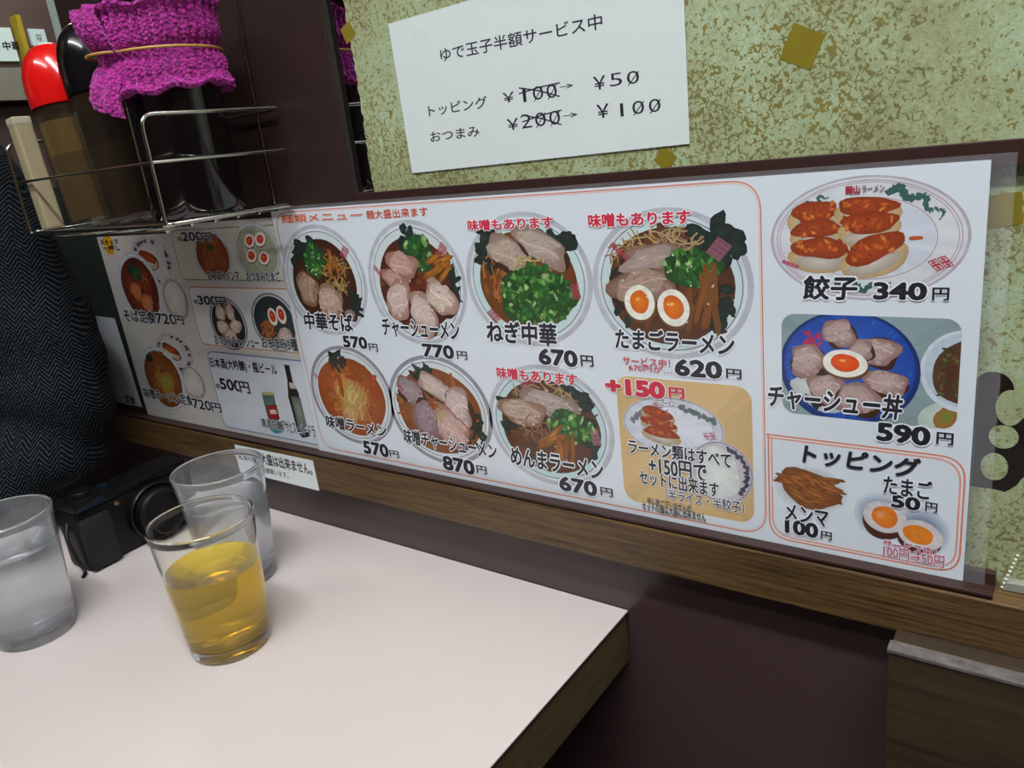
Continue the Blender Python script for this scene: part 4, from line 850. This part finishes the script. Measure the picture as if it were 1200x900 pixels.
# ---------------------------------------------------------------- person in the herringbone jacket
def herringbone():
    m, t, b = newmat('dark_herringbone_wool'); L_ = t.links.new
    tc = nd(t, 'ShaderNodeTexCoord'); sp = nd(t, 'ShaderNodeSeparateXYZ')
    nz0 = nd(t, 'ShaderNodeTexNoise', Scale=9.0, Detail=2.0); L_(tc.outputs['Object'], nz0.inputs['Vector'])
    wv = nd(t, 'ShaderNodeVectorMath', operation='MULTIPLY_ADD'); L_(nz0.outputs['Color'], wv.inputs[0]); wv.inputs[1].default_value = (.010, .010, .010); L_(tc.outputs['Object'], wv.inputs[2]); L_(wv.outputs[0], sp.inputs[0])
    def mth(op, a, c=None):
        n = nd(t, 'ShaderNodeMath', operation=op)
        for i, v in enumerate((a, c)):
            if v is None: continue
            if isinstance(v, (int, float)): n.inputs[i].default_value = v
            else: L_(v, n.inputs[i])
        return n.outputs[0]
    u = mth('ADD', sp.outputs[1], sp.outputs[0]); zig = mth('PINGPONG', u, .010); k = mth('ADD', mth('MULTIPLY', sp.outputs[2], 1.0), mth('MULTIPLY', zig, 1.0))
    s = mth('SINE', mth('MULTIPLY', k, 1500)); nz = nd(t, 'ShaderNodeTexNoise', Scale=600.0, Detail=2.0); L_(tc.outputs['Object'], nz.inputs['Vector'])
    f = mth('ADD', mth('MULTIPLY', s, .3), nz.outputs['Fac'])
    cr = nd(t, 'ShaderNodeValToRGB'); cr.color_ramp.elements[0].position = .5; cr.color_ramp.elements[0].color = (*lin('030405'), 1); cr.color_ramp.elements[1].position = .95; cr.color_ramp.elements[1].color = (*lin('39434b'), 1)
    L_(f, cr.inputs[0]); L_(cr.outputs[0], b.inputs['Base Color']); b.inputs['Roughness'].default_value = .9; b.inputs['Specular IOR Level'].default_value = .15
    bp = nd(t, 'ShaderNodeBump', Strength=.5, Distance=.0005); L_(f, bp.inputs['Height']); L_(bp.outputs[0], b.inputs['Normal']); return m
def skin_figure(name, verts, edges, radii, m, parent, sub=2, root=0):
    me = bpy.data.meshes.new(name); me.from_pydata(verts, edges, []); o = bpy.data.objects.new(name, me); COL.objects.link(o)
    md = o.modifiers.new('skin', 'SKIN'); 
    if not me.skin_vertices: me.attributes  # layer is made by the modifier below
    bm = bmesh.new(); bm.from_mesh(me); ly = bm.verts.layers.skin.verify()
    bm.verts.ensure_lookup_table()
    for i, v in enumerate(bm.verts):
        rr = radii[i]; v[ly].radius = rr if isinstance(rr, tuple) else (rr, rr); v[ly].use_root = (i == root)
    bm.to_mesh(me); bm.free(); md.use_smooth_shade = True
    s = o.modifiers.new('sub', 'SUBSURF'); s.levels = sub; s.render_levels = sub
    dg = bpy.context.evaluated_depsgraph_get(); dg.update(); me2 = bpy.data.meshes.new_from_object(o.evaluated_get(dg)); bpy.data.objects.remove(o)
    for p_ in me2.polygons: p_.use_smooth = True
    me2.materials.clear(); me2.materials.append(m); n = bpy.data.objects.new(name, me2); COL.objects.link(n)
    if parent: n.parent = parent; bpy.context.view_layer.update(); me2.transform(parent.matrix_world.inverted())
    return n
SKIN = mat('skin', 'b98a6e', .5, var=.05, Subsurface_Weight=.1); HB = herringbone(); HAIR = mat('black_hair', '14100e', .5, var=.3, scale=200, bump=.5); TROU = mat('dark_trousers', '1c1c22', .8)
per = empty('person', (-.48, -.24, FZ), 'seated person in a dark herringbone jacket across the table, leaning by the wall', 'person'); bpy.context.view_layer.update()
px_, py_ = -.49, -.25; SZ = -.36
V = [(px_ - .02, py_, SZ + .1), (px_ - .03, py_, SZ + .27), (px_ + .02, py_, SZ + .46), (px_ + .09, py_, SZ + .62), (px_ + .10, py_, SZ + .70), (px_ + .115, py_, SZ + .755), (px_ + .14, py_, SZ + .83), (px_ + .135, py_, SZ + .91),
     (px_ + .145, py_ + .15, SZ + .635), (px_ + .185, py_ + .165, SZ + .46), (px_ + .20, py_ + .155, SZ + .350), (px_ + .2, py_ + .06, SZ + .335), (px_ + .215, py_ + -.02, SZ + .326), (px_ + .222, py_ - .06, SZ + .312),
     (px_ + .11, py_ - .16, SZ + .61), (px_ + .02, py_ - .21, SZ + .38), (px_ + .03, py_ - .22, SZ + .25), (px_ + .07, py_ - .12, SZ + .16), (px_ + .10, py_ - .06, SZ + .15), (px_ + .12, py_ - .03, SZ + .14),
     (px_ + .0, py_ + .09, SZ + .06), (px_ + .40, py_ + .11, SZ + .04), (px_ + .41, py_ + .11, SZ - .38), (px_ + .50, py_ + .11, SZ - .400),
     (px_ + .0, py_ - .09, SZ + .06), (px_ + .40, py_ - .11, SZ + .04), (px_ + .41, py_ - .11, SZ - .38), (px_ + .50, py_ - .11, SZ - .400)]
E_ = [(0, 1), (1, 2), (2, 3), (3, 4), (4, 5), (5, 6), (6, 7), (3, 8), (8, 9), (9, 10), (10, 11), (11, 12), (12, 13), (3, 14), (14, 15), (15, 16), (16, 17), (17, 18), (18, 19), (0, 20), (20, 21), (21, 22), (22, 23), (0, 24), (24, 25), (25, 26), (26, 27)]
RR = [(.12, .15), (.11, .145), (.11, .15), (.08, .11), .05, .046, (.078, .070), (.084, .074), .055, .045, .038, .032, .024, (.02, .035), .055, .045, .038, .032, .024, (.035, .02), .08, .06, .045, .035, .08, .06, .045, .035]
RR = [(r if isinstance(r, tuple) else (r, r)) for r in RR]
body = skin_figure('body', V, E_, RR, SKIN, per, 2)
# face, ears (above the frame)
hc = Vector((px_ + .135, py_, SZ + .87)); EYE = mat('eye_white', 'e9e4dd', .2)
def lump(name, off, rad, m):
    bm = bmesh.new(); bmesh.ops.create_uvsphere(bm, u_segments=12, v_segments=8, radius=1, matrix=Matrix.Translation(hc + Vector(off)) @ Matrix.Diagonal((*rad, 1))); obj(name, bm, m, per, True)
for y in (-.031, .031):
    lump('eye', (.0695, y, .004), (.008, .0125, .0062), EYE); lump('iris', (.0755, y, .004), (.0028, .0052, .0052), BLK); lump('eyebrow', (.0745, y * 1.05, .024), (.005, .018, .0028), HAIR)
lump('nose', (.082, 0, -.016), (.014, .010, .021), SKIN)
for y in (-.078, .078): lump('ear', (0, y, -.005), (.016, .008, .03), SKIN)
bm = bmesh.new(); bmesh.ops.create_uvsphere(bm, u_segments=12, v_segments=6, radius=1, matrix=Matrix.Translation(hc + Vector((.073, 0, -.050))) @ Matrix.Diagonal((.008, .021, .005, 1))); obj('lips', bm, mat('lips', 'a8605a', .4), per, True)
bm = bmesh.new(); bmesh.ops.create_icosphere(bm, subdivisions=4, radius=1, matrix=Matrix.Translation(hc + Vector((-.026, 0, .042))) @ Matrix.Diagonal((.092, .086, .072, 1)))
for v in bm.verts: v.co += (v.co - hc).normalized() * .005 * mnoise.noise(v.co * 60)
obj('hair', bm, HAIR, per, True)
# hands: palm in the body mesh, five separate fingers each side
fv, fe, fr = [], [], []
for (bx_, dx_, dn) in ((Vector(V[13]), Vector((.1, -1, -.05)), Vector((1, .1, 0))), (Vector(V[19]), Vector((1, .3, -.1)), Vector((0, 1, 0)))):
    dx_ = dx_.normalized()
    for k, (off, ln) in enumerate(((-.026, .062), (-.009, .072), (.008, .068), (.024, .054))):
        s0 = bx_ + dn * off * .9
        skin_figure('finger', [tuple(s0 + dx_ * (ln * t2) + Vector((0, 0, -.012 * t2 * t2))) for t2 in (0, .45, .8, 1.15)], [(0, 1), (1, 2), (2, 3)], [(.0085 - .001 * q_,) * 2 for q_ in range(4)], SKIN, per, 1)
    s0 = bx_ - dx_ * .02 + dn * -.03
    skin_figure('thumb', [tuple(s0 + (dx_ * .7 - dn * .6) * (.05 * t2)) for t2 in (0, .5, 1)], [(0, 1), (1, 2)], [(.0105 - .0015 * q_,) * 2 for q_ in range(3)], SKIN, per, 1)
# jacket: a looser figure over torso and arms, with folds
JV = [V[0], V[1], V[2], V[3], V[4], V[8], V[9], V[10], V[11], (V[12][0] - .005, V[12][1] + .03, V[12][2]), V[14], V[15], V[16], V[17]]
JE = [(0, 1), (1, 2), (2, 3), (3, 4), (3, 5), (5, 6), (6, 7), (7, 8), (8, 9), (3, 10), (10, 11), (11, 12), (12, 13)]
JR = [(.135, .17), (.13, .165), (.13, .17), (.10, .13), (.062, .066), .078, .074, .064, .050, .042, .075, .07, .06, .05]
JR = [(r if isinstance(r, tuple) else (r, r)) for r in JR]
jk = skin_figure('jacket', JV, JE, JR, HB, per, 4)
bm = bmesh.new(); bm.from_mesh(jk.data)
bm.normal_update(); el = Vector(V[10]) - Vector(per.location)
for v in bm.verts:
    q = v.co; dd = (q - el).length; n_ = mnoise.noise(q * 9) * .010 + mnoise.noise(Vector((q.x * 8, q.y * 8, q.z * 17))) * .007
    n_ += .007 * math.exp(-(dd / .10) ** 2) * math.sin((q.z + .5 * q.y) * 110 + 3 * mnoise.noise(q * 10)); v.co += v.normal * n_
    wz = v.co.z + per.location.z; wx_ = v.co.x + per.location.x
    if wx_ > XL - .01 and -.14 < wz < TZ + .0012: v.co.z = TZ + .0012 - per.location.z
bm.to_mesh(jk.data); bm.free()
tr = skin_figure('trousers', [V[0], V[20], V[21], V[22], V[24], V[25], V[26]], [(0, 1), (1, 2), (2, 3), (0, 4), (4, 5), (5, 6)], [(.13, .16), (.09, .09), (.07, .07), (.06, .06), (.09, .09), (.07, .07), (.06, .06)], TROU, per, 2)
# seat under the person
seat = empty('upholstered_bench', (-.5, -.3, FZ), 'dark upholstered bench seat under the person across the table', 'bench')
obj('cushion', bmbox(-.78, -.30, -.9, -.002, SZ - .07, SZ - .035, bev=.01), TROU, seat); obj('base', bmbox(-.76, -.34, -.88, -.004, FZ, SZ - .07, bev=.004), M['frame'], seat)

# ---------------------------------------------------------------- far wall posters at the upper left
def far(px, py, X=-2.695):
    d = ray(px, py); p_ = CAM + d * ((X - CAM.x) / d.x); return p_.y, p_.z
def farboard(name, pxs, m, th, label, cat, marks=None):
    ys = [far(*q) for q in pxs]; bm = bmesh.new(); y0, y1 = min(a[0] for a in ys), max(a[0] for a in ys); z0, z1 = min(a[1] for a in ys), max(a[1] for a in ys)
    box(bm, -2.70, -2.70 + th, y0, y1, z0, z1); o = obj(name, bm, m); center_origin(o); tag(o, label, cat); return y0, y1, z0, z1, o
GW = mat('far_white_paper', 'd9ece6', .5)
b1 = farboard('wall_poster', [(-14, 32), (22, 72)], GW, .012, 'blurred white poster with black writing on the far wall, beside the yellow post', 'poster')
b2 = farboard('wall_poster', [(32, 34), (56, 54)], GW, .012, 'smaller white notice on the far wall above the red cap', 'poster')
b3 = farboard('wooden_upright', [(17, 20), (26, 72)], M['yellow_wood'], .05, 'yellow wooden upright between the two far notices', 'post')
b4 = farboard('wall_ledge', [(-30, 82), (60, 118)], mat('grey_beige_ledge', '8d8a78', .6), .06, 'greyish beige ledge below the far notices', 'ledge')
for (y0, y1, z0, z1, o), body in ((b1, '中華'), (b2, '酒')):
    cu = bpy.data.curves.new('t', 'FONT'); cu.body = body; cu.offset = .02; t0 = bpy.data.objects.new('t', cu); COL.objects.link(t0); dg = bpy.context.evaluated_depsgraph_get(); me = bpy.data.meshes.new_from_object(t0.evaluated_get(dg)); bpy.data.objects.remove(t0)
    s = (z1 - z0) * .38; s = min(s, (y1 - y0) * .45)
    for v in me.vertices: v.co = Vector((-2.687, y0 + (y1 - y0) * .35 + v.co.x * s, z0 + (z1 - z0) * .35 + v.co.y * s))
    me.materials.clear(); me.materials.append(BLK); lo = bpy.data.objects.new('lettering', me); COL.objects.link(lo); lo.parent = o; bpy.context.view_layer.update(); me.transform(o.matrix_world.inverted())
